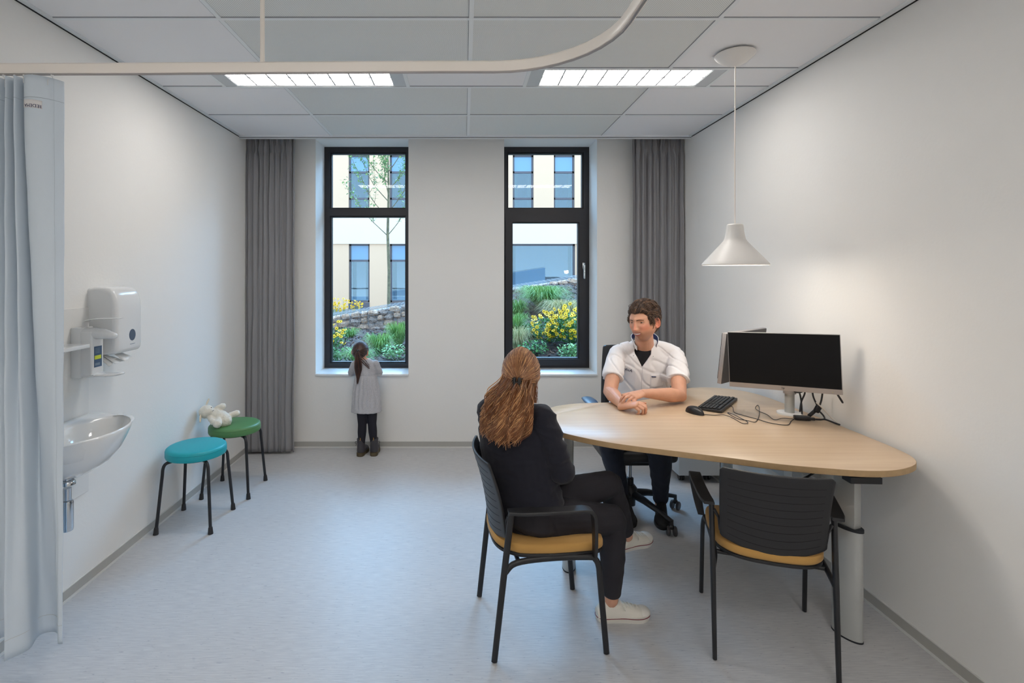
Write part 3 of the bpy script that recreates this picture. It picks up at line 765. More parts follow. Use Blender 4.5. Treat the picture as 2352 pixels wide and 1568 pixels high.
# ---- visitor chairs (local: +x forward)
def vchair(label, loc, rz, group='black visitor chairs'):
    t = thing('visitor_chair', label, 'chair', loc, rz, group)
    def shell(u, v):
        uu = 2*u-1; e = min(v, 1-v); w = 1-.055*(1-math.sqrt(max(0, 1-(1-min(1, e/.045))**2)))
        w *= 1-.05*(1-v)
        y = .196*uu*w
        bow = .036*(1-uu*uu)
        x = -.176-.074*v-bow+.02*math.sin(PI*v)*.6
        z = .478+.307*v-.035*(1-v)*(1-uu*uu)+.018*v*0
        return V((x, y, z))
    mm = MB(); mm.grid(shell, 33, 29)
    o = mm.build('backrest', M['blkplastic'], t, local=True, ang=60); md = o.modifiers.new('s', 'SOLIDIFY'); md.thickness = .011; md.offset = 0
    bv = o.modifiers.new('b', 'BEVEL'); bv.width = .003; bv.segments = 2; bv.limit_method = 'ANGLE'
    gr = MB()
    for k in range(9):
        v = .10+.095*k
        for sgn in (1, -1):
            pts = [shell(.07+.86*q/24, v)+V((sgn*.0056, 0, 0)) for q in range(25)]
            gr.tube(pts, .0011, 5)
    gr.build('slot_line', M['black'], o, local=True)
    # seat cushion: rounded, slightly saddle-shaped
    def cushion(zt, zb, s=1.0):
        q = MB(); nu, nr = 64, 12; vs = []; o_ = []
        for k in range(nu):
            an = 2*PI*k/nu; c, s_ = math.cos(an), math.sin(an); ex = 2/4.2
            x = .018+.222*s*math.copysign(abs(c)**ex, c); y = (.212-.02*(x < 0)*min(1, -x/.2))*s*math.copysign(abs(s_)**ex, s_)
            x += .028*(1-(y/.21)**2)*(1 if x > 0 else -.6)*min(1, abs(x)/.2)
            o_.append((x, y))
        def sag(x, y): return -.016*max(0, (x-.10)/.14)**2 - .008*(1-(y/.21)**2) + .012*max(0, (-x-.12)/.1)
        prof = [(.0, zb), (.97, zb), (1.0, zb+.008), (1.0, zt-.014), (.985, zt-.004), (.95, zt), (.5, zt+.002), (.0, zt+.002)]
        fs = []
        for f_, z in prof:
            for (x, y) in o_:
                X, Y = .018+(x-.018)*max(f_, .001), y*max(f_, .001); vs.append((X, Y, z+sag(X, Y)))
        for i in range(len(prof)-1):
            for k in range(nu): fs.append((i*nu+k, i*nu+(k+1) % nu, (i+1)*nu+(k+1) % nu, (i+1)*nu+k))
        q.add(vs, fs); return q
    cushion(.455, .418).build('seat', M['mustard'], t, local=True, fixn=True, ang=50)
    cushion(.418, .406, .985).build('seat_pan', M['blkplastic'], t, local=True, fixn=True, ang=50)
    for s_ in (1, -1):
        # rear leg up to the arm
        MB().tube([(-.2315, s_*.2115, .004), (-.195, s_*.2135, .33), (-.163, s_*.216, .598)], [.0125, .0135, .0135], 16, rb=[.0085, .0105, .0105], up=(0,1,0)).build('leg', M['blkmetal'], t, local=True)
        fl = catmull([(.2315, s_*.2165, .004), (.205, s_*.214, .30), (.200, s_*.212, .355), (.188, s_*.208, .384), (.16, s_*.205, .394), (.0, s_*.200, .396), (-.14, s_*.200, .385), (-.192, s_*.212, .352)], 5)
        MB().tube(fl, .0125, 14, rb=.0095, up=(0,1,0)).build('leg', M['blkmetal'], t, local=True)
        arm = catmull([(-.178, s_*.226, .605), (-.10, s_*.238, .606), (.05, s_*.252, .612), (.130, s_*.254, .612), (.158, s_*.252, .598), (.168, s_*.250, .56), (.176, s_*.236, .47), (.180, s_*.222, .402)], 6)
        n_a = len(arm)
        wd = [.026 if k < n_a*.62 else .026-.012*((k-n_a*.62)/(n_a*.38)) for k in range(n_a)]
        MB().tube(arm, wd, 16, rb=.0065, up=(1,0,0.0001) if False else None, round_=1).build('armrest', M['blkplastic'], t, local=True) if False else None
        am = MB(); vs = []; prev = None
        for k, p in enumerate(arm):
            tg = (arm[min(k+1, n_a-1)]-arm[max(k-1, 0)]).normalized(); sd = V((0,1,0)); nn = tg.cross(sd).normalized(); w = wd[k]; h = .0065
            if k < 3: w *= .8+.07*k
            for (a, b) in ((-w, -h*.4), (-w*.9, -h), (w*.9, -h), (w, -h*.4), (w, h*.4), (w*.9, h), (-w*.9, h), (-w, h*.4)):
                vs.append(p+sd*a+nn*b)
        fs = [(i*8+j, i*8+(j+1) % 8, (i+1)*8+(j+1) % 8, (i+1)*8+j) for i in range(n_a-1) for j in range(8)]+[tuple(range(8)), tuple((n_a-1)*8+j for j in range(8))]
        am.add(vs, fs); am.build('armrest', M['blkplastic'], t, local=True, fixn=True)
        MB().tube([(-.172, s_*.207, .580), (-.176, s_*.190, .55), (-.172, s_*.184, .50)], .009, 10, rb=.006).build('back_bracket', M['blkplastic'], t, local=True)
    MB().tube([(-.13, .20, .388), (-.13, -.20, .388)], .009, 12).build('cross_bar', M['blkmetal'], t, local=True)
    MB().tube([(.10, .20, .394), (.10, -.20, .394)], .009, 12).build('cross_bar', M['blkmetal'], t, local=True)
    return t
vchair('black visitor chair with mustard seat under the seated woman', (.327, 2.30, 0), R(6.45))
vchair('empty black visitor chair with mustard seat at the near side of the desk', (1.284, 2.230, 0), R(70.9))

# ---- office swivel chair
CX, CY = 1.073, 3.349
t = thing('office_chair', 'black swivel office chair on castors under the man in the white tunic', 'office chair', (CX, CY, 0))
hub = MB(); hub.lathe([(.0, .06), (.034, .06), (.036, .12), (.045, .125), (.045, .17), (.030, .19), (0, .19)], (CX, CY, 0), 24)
hub.build('hub', M['blkplastic'], t)
MB().lathe([(.0, .15), (.0235, .15), (.0235, .232), (.018, .236), (0, .236)], (CX, CY, 0), 24).build('column_sleeve', M['blkplastic'], t)
MB().lathe([(.0, .23), (.0125, .23), (.0125, .34), (0, .34)], (CX, CY, 0), 20).build('gas_lift', M['chrome'], t)
MB().rbox((CX, CY, .365), (.20, .17, .055), .01, 2).build('mechanism', M['blkplastic'], t)
MB().tube([(CX-.09, CY, .36), (CX-.17, CY-.02, .37)], .006, 10).build('lever', M['blkplastic'], t)
a0 = math.atan2(3.064-CY, 1.230-CX)
for k in range(5):
    a = a0+2*PI*k/5; d = V((math.cos(a), math.sin(a), 0)); c = V((CX, CY, 0))
    MB().tube([c+d*.03+V((0,0,.135)), c+d*.12+V((0,0,.128)), c+d*.24+V((0,0,.105)), c+d*.315+V((0,0,.088))], [.024, .022, .017, .014], 12, rb=[.026, .022, .015, .012], up=(0,0,1), round_=1).build('base_arm', M['blkplastic'], t)
    q = c+d*.325; sd = V((-d.y, d.x, 0)); wa = Matrix.Rotation(a+R(35)*(1 if k % 2 else -1), 3, 'Z')
    ca = MB(); ca.tube([q+V((0,0,.095)), q+V((0,0,.05))], .010, 12); ca.ell(q+V((0,0,.052)), (.014,.016,.016), 12, 8, wa)
    co = ca.build('castor', M['blkplastic'], t)
    for s_ in (1, -1):
        MB().lathe([(.0, -.009), (.024, -.009), (.028, -.005), (.028, .005), (.024, .009), (.0, .009)], q+wa @ V((.0, s_*.019, .028)), 24, rot=wa @ Matrix.Rotation(R(90), 3, 'X')).build('wheel', M['dkgrey'], co, fixn=True)
sm_ = MB(); sm_.rbox((CX+.01, CY+.02, .425), (.46, .44, .07), .032, 4); sm_.build('seat', M['blkplastic'], t)
# the chair faces the camera side, its back stands behind the man
bk_ = MB(); bk_.grid(lambda u, v: V((1.19+(u-.5)*.43*(1-.12*v*v)-.0, 3.66+.035*(1-(2*u-1)**2)+.05*v+.0, .50+.54*v)), 21, 15)
o = bk_.build('backrest', M['blkplastic'], t, ang=60); md = o.modifiers.new('s', 'SOLIDIFY'); md.thickness = .045; md.offset = 0
b_ = o.modifiers.new('b', 'BEVEL'); b_.width = .018; b_.segments = 3; b_.limit_method = 'ANGLE'
MB().tube(catmull([(1.08, 3.42, .375), (1.12, 3.62, .375), (1.17, 3.74, .45), (1.18, 3.75, .62)], 5), .022, 12, rb=.014).build('back_stem', M['blkplastic'], t)
for s_, x, y in ((-1, .842, 3.44), (1, 1.375, 3.40)):
    MB().tube([(x, y-.09, .700), (x, y+.02, .702), (x, y+.10, .700)], [.040, .045, .040], 16, rb=[.012, .014, .012], up=(0,0,1), round_=2).build('armrest_pad', M['bluepad'], t)
    MB().tube(catmull([(x, y+.02, .695), (x+.0, y+.02, .60), (x-s_*.01, y+.0, .45), (x-s_*.09, y-.01, .385)], 4), .018, 10, rb=.012).build('armrest_post', M['blkplastic'], t)

# ---- mobile cabinet
t = thing('drawer_unit', 'white mobile drawer cabinet on castors beneath the far end of the desk', 'cabinet', (1.74, 4.0, 0))
MB().rbox((1.7375, 4.10, .325), (.305, .56, .53), .004, 2).build('body', M['cab'], t)
MB().b2((1.588, 3.818, .065), (1.887, 3.8235, .20)).build('front_panel', M['cab'], t)
MB().b2((1.588, 3.818, .205), (1.887, 3.8235, .39)).build('front_panel', M['cab'], t)
MB().b2((1.588, 3.818, .395), (1.887, 3.8235, .585)).build('front_panel', M['cab'], t)
for x in (1.635, 1.83):
    for y in (3.90, 4.30):
        w_ = MB()
        for s_ in (-1, 1): w_.lathe([(0, -.007), (.022, -.007), (.024, 0), (.022, .007), (0, .007)], (x+s_*.012, y, .024), 18, rot=Matrix.Rotation(R(90), 3, 'Y'))
        w_.tube([(x, y, .024), (x, y, .066)], .007, 8); w_.build('castor', M['blkplastic'], t, fixn=True)

# ---- monitors
def monitor(label, TL, TR, BL, facing, chin=.024):
    """TL,TR,BL: corners; facing: rough direction the screen looks"""
    TL, TR, BL = V(TL), V(TR), V(BL)
    ex = (TR-TL); w = ex.length; ex.normalize(); ez = (TL-BL); h = ez.length; ez = (ez-ex*ez.dot(ex)).normalized(); ey = ex.cross(ez).normalized()
    if ey.dot(V(facing)) > 0: ey = -ey
    rot = Matrix((ex, ey, ez)).transposed()                # local y points to the back of the panel
    C0 = (TL+TR)/2*0.5+(BL+(TR-TL)+BL)/2*0.5
    t = thing('monitor', label, 'monitor', C0, 0, 'computer monitors')
    P_ = lambda x, y, z: C0+rot @ V((x, y, z))
    MB().rbox(P_(0, .012, 0), (w, .022, h), .002, 2, rot=rot).build('casing', M['silver'], t)
    MB().box(P_(0, -.0005, chin/2), (w-.006, .003, h-chin-.004), rot).build('screen', M['screen'], t)
    bx = MB(); bx.box(P_(0, .0245, 0), (w-.006, .004, h-.006), rot); bx.rbox(P_(0, .034, -.01), (w*.55, .022, h*.6), .008, 2, rot=rot); bx.build('back_cover', M['dkgrey'], t)
    return t, P_, rot, w, h
tA, PA, rA, wA, hA = monitor('silver-edged monitor with its black screen facing the camera on the desk', (1.420, 2.780, 1.2385), (1.825, 2.500, 1.2565), (1.4205, 2.780, .9463), (-.57, -.82, 0))
# emblem: small round mark with the two letters, as on the bezel
ex = rA @ V((1,0,0)); zang = math.atan2(ex.y, ex.x)
text('emblem', 'hp', .014, M['dkgrey'], tA, PA(-.0, -.0012, -hA/2+.013), Euler((R(90), 0, zang)), ORI[tA], .0003)
MB().box(PA(wA*.42, -.0008, -hA/2+.010), (.002, .002, .002), rA).build('power_light', M['lyel'], tA)
tB, PB, rB, wB, hB = monitor('second monitor seen from behind, facing the man at the desk', (1.412, 2.820, 1.230), (1.800, 3.116, 1.230), (1.379, 2.832, .952), (-.6, .8, 0))
# shared arm
t = thing('monitor_stand', 'silver desk-mounted column with round white foot that carries both monitors', 'monitor stand', (1.762, 2.80, ZTAB))
ax, ay = 1.762, 2.80
MB().lathe([(0, ZTAB), (.062, ZTAB), (.062, ZTAB+.005), (.060, ZTAB+.009), (.0, ZTAB+.010)], (ax, ay, 0), 48).build('foot', M['gloss'], t, fixn=True)
MB().lathe([(0, ZTAB+.01), (.0235, ZTAB+.01), (.0235, .96), (0, .96)], (ax, ay, 0), 32).build('column', M['alu'], t, fixn=True)
MB().lathe([(.0235, .905), (.031, .905), (.031, .955), (.0235, .955)], (ax, ay, 0), 32).build('collar', M['silver'], t, fixn=True)
MB().lathe([(0, .96), (.0235, .96), (.0235, 1.12), (0, 1.12)], (ax, ay, 0), 32).build('upper_column', M['alu'], t, fixn=True)
MB().tube([(ax, ay, 1.085), tuple(PA(.0, .046, -.005)*.5+V((ax, ay, 1.085))*.5), tuple(PA(0, .046, -.005))], .014, 12).build('arm', M['alu'], t)
MB().tube([(ax, ay, 1.075), tuple(PB(.0, .046, -.02))], .014, 12).build('arm', M['alu'], t)

# ---- keyboard, mouse, hub, cables
t = thing('keyboard', 'black full-size computer keyboard on the desk near the man', 'keyboard', (1.461, 2.985, ZTAB))
ka = math.atan2(.284, .235); kr = Matrix.Rotation(ka, 3, 'Z'); KC = V((1.464, 2.987, ZTAB))
mm = MB(); mm.add([KC+kr @ V(p) for p in ((-.185,-.065,.002),(.185,-.065,.002),(.185,.065,.002),(-.185,.065,.002),(-.185,-.065,.018),(.185,-.065,.018),(.185,.065,.011),(-.185,.065,.011))], [(3,2,1,0),(4,5,6,7),(0,1,5,4),(1,2,6,5),(2,3,7,6),(3,0,4,7)])
o = mm.build('case', M['blkplastic'], t); b_ = o.modifiers.new('b', 'BEVEL'); b_.width = .002; b_.segments = 2
# rows run along the long side; y = +.065 is the edge nearest the man
kk = []
unit = .0158
for r_ in range(6):
    y_ = .052-r_*.0185-(.004 if r_ == 5 else 0)
    x_ = .176
    widths = [[1]*15, [1]*13+[2], [1.5]+[1]*12+[1.5], [1.7]+[1]*11+[2.3], [2.2]+[1]*10+[2.8], [1.2,1.2,1.2,6,1.2,1.2,1.2,1.2]][5-r_]
    # laid from the man's left to right
    tot = sum(widths); sc = 15/tot
    for w_ in widths:
        ww = w_*sc*unit; kk.append((x_-ww/2, y_, ww-.0022)); x_ -= ww
    for c_ in range(3): kk.append((-.068-c_*unit-.008, y_, unit-.0022))
    for c_ in range(4): kk.append((-.121-c_*unit*.95-.002, y_, unit-.003))
kk = kk[:]
kmesh = {}
nk = 0
for (x_, y_, w_) in kk:
    if nk >= 100: break
    nk += 1
    zt = .0115+(.065-y_)/.13*.007+.0045
    MB().rbox(KC+kr @ V((x_, y_, zt-.001)), (w_, .0145, .005), .001, 1, rot=kr).build('key', M['key'], t)
rest = MB()
for (x_, y_, w_) in kk[100:]:
    zt = .0115+(.065-y_)/.13*.007+.0045
    rest.rbox(KC+kr @ V((x_, y_, zt-.001)), (w_, .0145, .005), .001, 1, rot=kr)
if rest.v:
    o = rest.build('keys', M['key'], t); o['kind'] = 'stuff'
t = thing('computer_mouse', 'black computer mouse on the desk beside the keyboard', 'mouse', (1.255, 2.812, ZTAB))
mr = Matrix.Rotation(math.atan2(-.117, .049), 3, 'Z'); mc = V((1.256, 2.814, ZTAB))
mm = MB()
def ms(u, v):
    a = 2*PI*u; th = v*PI/2
    x_ = .058*math.cos(a)*math.cos(th)**.55; y_ = .031*math.sin(a)*math.cos(th)**.55*(1-.10*math.cos(a))
    z_ = .036*math.sin(th)*(1-.0*x_)*(1-.35*max(0, x_/.058)**1.5-.12*max(0, -x_/.058)**2)+.001
    return mc+mr @ V((x_, y_, z_))
mm.grid(ms, 40, 14, cu=True); mm.f.append(tuple(range(39, -1, -1))); mm.m.append(0)
mm.build('shell', M['key'], t, ang=60, fixn=True)
MB().lathe([(0,-.003),(.007,-.003),(.007,.003),(0,.003)], mc+mr @ V((.028, 0, .030)), 16, rot=mr @ Matrix.Rotation(R(90), 3, 'X')).build('scroll_wheel', M['dkgrey'], t, fixn=True)
def cord(name, label, pts, r, m=M['cable'], k=6, cat='cable', group=None):
    c = MB().tube(catmull(pts, k), r, 8, round_=1).build(name, m)
    return tag(c, label, cat, group)
z = ZTAB+.0025
mc_p = [(1.292,2.776),(1.341,2.765),(1.386,2.76),(1.408,2.711),(1.405,2.62),(1.42,2.6),(1.447,2.64),(1.449,2.701),(1.441,2.776),(1.431,2.809),(1.426,2.701),(1.455,2.65),(1.487,2.64),(1.563,2.743),(1.656,2.902),(1.689,2.976),(1.641,2.914),(1.616,2.832),(1.626,2.776),(1.607,2.68),(1.66,2.695),(1.712,2.692)]
cord('mouse_cable', 'thin black looped mouse cord on the desk', [(1.275,2.765,z+.004)]+[(a, b, z+.003*(i % 3 == 2)) for i, (a, b) in enumerate(mc_p)], .0017)
cord('keyboard_cable', 'thin black keyboard cord running across the desk to the hub', [(1.505,2.945,z+.006),(1.519,2.926,z+.002),(1.468,2.809,z+.0035),(1.489,2.765,z),(1.524,2.69,z),(1.552,2.62,z),(1.614,2.585,z),(1.675,2.65,z),(1.712,2.682,z+.003)], .0018)
hb = MB(); hb.rbox((1.748, 2.676, ZTAB+.013), (.075, .034, .022), .006, 2, rot=Matrix.Rotation(R(-15), 3, 'Z')); hb.rbox((1.79, 2.664, ZTAB+.011), (.03, .018, .014), .004, 2, rot=Matrix.Rotation(R(-15), 3, 'Z'))
tag(hb.build('cable_connector', M['cable']), 'black plug connector block on the desk in front of the monitor foot', 'connector')
cord('power_cable', 'thick black cable on the desk from the connector toward the wall', [(1.80,2.66,ZTAB+.010),(1.83,2.66,ZTAB+.008),(1.855,2.655,ZTAB+.010),(1.866,2.60,ZTAB+.007),(1.872,2.58,ZTAB+.006)], .0045)
cb = [([(1.79,2.78,.955),(1.800,2.77,.90),(1.803,2.765,.86),(1.79,2.74,.81)], 'black cable hanging just right of the monitor column'),
      ([(1.80,2.76,.96),(1.815,2.755,.92),(1.80,2.76,.87),(1.785,2.75,.82)], 'second black cable hanging right of the monitor column'),
      ([(1.83,2.72,.96),(1.832,2.715,.91),(1.84,2.70,.87),(1.845,2.69,.85)], 'black cable dropping to the bundled plug'),
      ([(1.86,2.68,.96),(1.852,2.68,.90),(1.845,2.685,.865)], 'black cable slanting from the monitor end to the plug'),
      ([(1.845,2.69,.84),(1.86,2.675,.815),(1.85,2.66,.803),(1.81,2.662,.803),(1.79,2.664,.805)], 'black cable looping from the plug down to the connector'),
      ([(1.715,2.70,.955),(1.735,2.71,.932),(1.775,2.72,.930),(1.80,2.72,.955)], 'black cable loop across the monitor column collar'),
      ([(1.812,2.540,1.0),(1.842,2.56,.965),(1.862,2.55,.925),(1.872,2.56,.915),(1.862,2.57,.94),(1.85,2.58,.97)], 'coiled black cable below the monitor right end')]
for p, l in cb: cord('monitor_cable', l, p, .0042, group='cables behind the monitor')
pb = MB(); pb.rbox((1.842, 2.695, .848), (.026, .024, .042), .007, 2, rot=Matrix.Rotation(R(30), 3, 'Y')); pb.rbox((1.815, 2.70, .822), (.045, .014, .016), .004, 2, rot=Matrix.Rotation(R(-40), 3, 'Y'))
tag(pb.build('plug', M['cable']), 'black bundled plug hanging beside the monitor column', 'plug')
cord('grey_cable', 'pale grey cable slanting from behind the monitor to the desk edge', [(1.812,2.66,.888),(1.835,2.645,.862),(1.862,2.625,.822),(1.884,2.605,.789),(1.888,2.60,.70)], .0032, M['wcable'])
# cables and sockets under the desk
bx = MB(); bx.rbox((XR-.025, 3.15, .42), (.05, .96, .11), .005, 2); 
o = bx.build('cable_trunking', M['cab']); tag(o, 'white power trunking on the right wall under the desk', 'cable duct')
for k in range(4): MB().rbox((XR-.0515, 2.80+.16*k, .42), (.006, .075, .075), .004, 2).build('socket', M['white'], o)
cord('under_desk_cable', 'black cable hanging from the desk edge to the plug under it', [(1.64,2.46,.765),(1.665,2.44,.70),(1.668,2.43,.64),(1.63,2.44,.60),(1.60,2.44,.585),(1.57,2.45,.56)], .005)
cord('under_desk_cable', 'black cable loops hanging beside the near desk leg', [(1.57,2.42,.57),(1.60,2.40,.60),(1.64,2.40,.585),(1.652,2.42,.52),(1.64,2.40,.40),(1.60,2.39,.375),(1.57,2.39,.39),(1.60,2.39,.41),(1.64,2.40,.44)], .005)
cord('under_desk_cable', 'pale cable under the desk beside the back leg', [(1.66,3.10,.75),(1.70,3.05,.60),(1.76,3.02,.50),(1.84,3.0,.44)], .0028, M['wcable'])
cord('under_desk_cable', 'pale cables crossing under the desk toward the wall socket', [(1.55,2.95,.56),(1.68,2.92,.64),(1.76,2.92,.70),(1.85,2.93,.74)], .0028, M['wcable'])

# ================================================================ OUTSIDE
rnd = random.Random(5)
def gz(x, y):
    k = max(0, min(1, (x+1.2)/2.6)); f = max(0, min(1, (y-5.2)/3.6))
    base = .56+.05*f
    hi = .58+.78*f**.85
    return base*(1-k)+hi*k+.03*NZ.noise(V((x*1.7, y*1.7, 0)))
gm = MB(); gm.grid(lambda u, v: (lambda x, y: V((x, y, gz(x, y)+.018*NZ.noise(V((x*14, y*14, 1))))))(-8+16*u, YB+.365+(8.95-YB-.365)*v), 200, 80)
rn_ = random.Random(77)
for k in range(5200):
    x = rn_.uniform(-3.2, 3.0); y = rn_.uniform(5.1, 8.85)
    if not (x < -.06*y or x > .02*y): continue
    s_ = rn_.uniform(.008, .024); gm.box((x, y, gz(x, y)+.012), (s_*1.8, s_*.7, s_*.35), Euler((rn_.uniform(-.8,.8), rn_.uniform(-.8,.8), rn_.uniform(0,3.1))).to_matrix(), mi=1+k % 3)
o = gm.build('ground', [M['mulch'], mat('chip_brown', (120,96,84), .9), mat('chip_grey', (96,92,96), .9), mat('chip_dark', (52,44,44), .9)], None, ang=60); o['kind'] = 'structure'
gm = MB(); gm.grid(lambda u, v: V((-14+28*u, 9.3+11.3*v, .15)), 12, 6)
o = gm.build('ground.001', M['gravel'], None); o['kind'] = 'structure'; o.name = 'ground_far'
# gabion wall
t = thing('gabion_wall', 'wire-caged stone wall crossing the garden beyond the flower bed', 'garden wall', (0, 9.1, .6))
gt = lambda x: .93+.155*(x+1.65)
gx0, gx1 = -4.5, 5.0
nst = 0
stones = []
x = -2.72
meshes = []
for k in range(8):
    mb_ = MB(); mb_.ell((0,0,0), (1,1,1), 14, 9)
    for i, p in enumerate(mb_.v):
        q = p.normalized(); s_ = .9+.28*NZ.noise(q*1.7+V((k*5, 0, 0)))+.10*NZ.noise(q*4+V((k*5, 3, 0)))
        mx_ = max(abs(q.x), abs(q.y), abs(q.z)); mb_.v[i] = q*s_*(1/mx_)**.55*.8
    meshes.append(mb_.mesh('stone', M['stone'] if k % 3 else M['stone2'], ang=22))
row = 0
cells = []
for r_ in range(3):
    x = -2.75+.05*r_
    while x < -.42 and len(cells) < 70:
        w_ = rnd.uniform(.10, .20); cells.append((x+w_/2, r_, w_)); x += w_+.004
for r_ in range(2):
    x = .70+.06*r_
    while x < 2.55 and len(cells) < 98:
        w_ = rnd.uniform(.12, .22); cells.append((x+w_/2, 2+r_*-1+.0 if r_ else 2, w_)); x += w_+.004
for (x, r_, w_) in cells:
    z_ = gt(x)-.066-(2-r_)*.112
    o = bpy.data.objects.new('stone', rnd.choice(meshes)); link(o, t)
    o.location = V((x, 9.03+rnd.uniform(-.02,.02), z_))-ORI[t]; o.scale = (w_*.68, .13, rnd.uniform(.068, .078)); o.rotation_euler = (rnd.uniform(-.4,.4), rnd.uniform(-.25,.25), rnd.uniform(-.4,.4))
fill = MB(); fill.add([(gx0, 9.02, .2), (gx1, 9.02, .2), (gx1, 9.45, .2), (gx0, 9.45, .2), (gx0, 9.02, gt(gx0)-.06), (gx1, 9.02, gt(gx1)-.06), (gx1, 9.45, gt(gx1)-.03), (gx0, 9.45, gt(gx0)-.03)], [(3,2,1,0),(4,5,6,7),(0,1,5,4),(1,2,6,5),(2,3,7,6),(3,0,4,7)])
fill.build('rubble_core', M['gravel'], t)
wr = MB()
nx_ = 120
for k in range(nx_+1):
    x = gx0+(gx1-gx0)*k/nx_; wr.tube([(x, 8.90, .35), (x, 8.90, gt(x)), (x, 9.45, gt(x)+.03)], .0025, 4)
for j in range(7):
    wr.tube([(gx0, 8.90, gt(gx0)-.085*j), (gx1, 8.90, gt(gx1)-.085*j)], .0025, 4)
for j in range(6): wr.tube([(gx0, 8.90+.1*j, gt(gx0)+.005*j), (gx1, 8.90+.1*j, gt(gx1)+.005*j)], .0025, 4)
wr.build('wire_cage', M['wire'], t)
tp = MB()
for k in range(700):
    x = rnd.uniform(gx0, gx1); y_ = rnd.uniform(8.95, 9.42); s_ = rnd.uniform(.012, .03)
    tp.ell((x, y_, gt(x)-.04), (s_*1.3, s_, s_*.7), 6, 4)
o = tp.build('top_gravel', M['gravel'], t); o['kind'] = 'stuff'

# flowers
fm = MB()
for k in range(9):
    a = 2*PI*k/9; c, s_ = math.cos(a), math.sin(a); d = V((c, s_, 0)); n_p = V((-s_, c, 0))
    b0 = d*.006; b1 = d*.017+V((0,0,.002)); b2_ = d*.030-V((0,0,.002))
    vs = [b0-n_p*.003, b0+n_p*.003, b1+n_p*.0062, b2_+n_p*.003, b2_-n_p*.003, b1-n_p*.0062]
    fm.add(vs+[p-V((0,0,.0012)) for p in vs], [(0,1,2,5), (5,2,3,4), (6,11,8,7), (11,10,9,8), (0,6,7,1), (1,7,8,2), (2,8,9,3), (3,9,10,4), (4,10,11,5), (5,11,6,0)], 0)
fm.ell((0,0,.003), (.008,.008,.007), 10, 6, None, 1)
FLM = fm.mesh('flower', [M['petal'], M['floweye']], ang=30)
def leafblob(mb, c, rad, n, ls, squash=.8):
    for k in range(n):
        d = V((rnd.gauss(0,1), rnd.gauss(0,1), rnd.gauss(0,1))).normalized()*rnd.random()**.4
        p = V(c)+V((d.x*rad[0], d.y*rad[1], d.z*rad[2]))
        a = rnd.uniform(0, 2*PI); e = rnd.uniform(-.3, .9); f = V((math.cos(a)*math.cos(e), math.sin(a)*math.cos(e), math.sin(e))); s_ = f.cross(V((0,0,1))).normalized(); L_ = ls*rnd.uniform(.6, 1.3)
        u = s_.cross(f)*.12*L_
        mb.add([p, p+f*L_*.5+s_*L_*.28+u, p+f*L_, p+f*L_*.5-s_*L_*.28+u, p+f*L_*.5], [(0,1,4), (1,2,4), (2,3,4), (3,0,4)])
def flowerbush(label, x, y, rad, n, h, fs=1.0, seed=1, leaves=500, zc=.62, zs=.48):
    global rnd
    rnd = random.Random(seed)
    z0_ = gz(x, y) if y < 9 else .15
    t = thing('flowering_shrub', label, 'flowers', (x, y, z0_), group='yellow coneflower clumps')
    lb_ = MB(); leafblob(lb_, (x, y, z0_+h*.42), (rad*1.0, rad*.8, h*.42), leaves, .055*fs)
    lb_.build('foliage', M['leaf'], t, smooth=False)
    st = MB()
    for k in range(n):
        a = rnd.uniform(0, 2*PI); q_ = math.sqrt(rnd.random()); dx_, dz_ = q_*math.cos(a), q_*math.sin(a)
        sh_ = math.sqrt(max(0, 1-q_*q_)); fx = x+rad*1.05*dx_; fy = y-rad*.8*sh_*(1 if rnd.random() < .75 else -.6)+rnd.uniform(-.03, .03)
        fz = z0_+h*(zc+zs*dz_)
        o = bpy.data.objects.new('flower', FLM); link(o, t)
        o.location = V((fx, fy, fz))-ORI[t]; o.scale = (fs,)*3
        o.rotation_euler = (rnd.uniform(.35, 1.35), rnd.uniform(-.4, .4), rnd.uniform(-.9, .9))
        st.tube([(x+(fx-x)*.35, y+(fy-y)*.35, z0_+.03), (x+(fx-x)*.8, y+(fy-y)*.8, z0_+(fz-z0_)*.6), (fx, fy, fz)], .0018*fs, 4)
    st.build('stems', M['leaf'], t)
flowerbush('big clump of yellow daisy-like flowers low in the right window', 1.22, 5.85, .27, 99, .42, .78, 3, 900)
flowerbush('left part of the big yellow flower clump low in the right window, spilling outward', .98, 5.95, .24, 80, .36, .78, 13, 700)
flowerbush('clump of yellow flowers low in the left window beside the girl', -1.66, 6.35, .26, 90, .38, .78, 5, 600)
flowerbush('row of yellow flowers behind the stone wall in the left window', -2.35, 9.95, .40, 95, .80, .80, 8, 500, 1.02, .16)
def tuft(label, x, y, h, spread, n, m, seed, droop=.5, group='ornamental grasses'):
    rn = random.Random(seed); z0_ = gz(x, y)-.01
    mb_ = MB()
    for k in range(int(n*1.8)):
        a = rn.uniform(0, 2*PI); d = V((math.cos(a), math.sin(a), 0)); s_ = spread*rn.uniform(.15, 1)**.8; hh = h*rn.uniform(.45, 1.15); w_ = .0014+.0014*rn.random()
        b0 = V((x, y, z0_))+d*spread*.18*rn.random(); p1 = b0+d*s_*.35+V((0,0,hh*.62)); p2 = b0+d*s_*.75+V((0,0,hh*.92)); p3 = b0+d*s_*1.05+V((0,0,hh*(1-droop*rn.uniform(.4,1))))
        sd = V((-d.y, d.x, 0))*w_
        mb_.add([b0-sd, b0+sd, p1-sd, p1+sd, p2-sd*.8, p2+sd*.8, p3], [(0,1,3,2), (2,3,5,4), (4,5,6)])
    o = mb_.build('grass_tuft', m, None, smooth=False); o.name = 'grass_tuft'
    tag(o, label, 'grass', group)
tuft('large grey-green arching grass tuft high on the slope in the right window', 1.16, 7.6, .30, .50, 1100, M['grassm'], 1, .6)
tuft('pale dry fountain grass behind the yellow flowers in the right window', 1.34, 6.9, .22, .42, 800, M['grassd'], 2, .8)
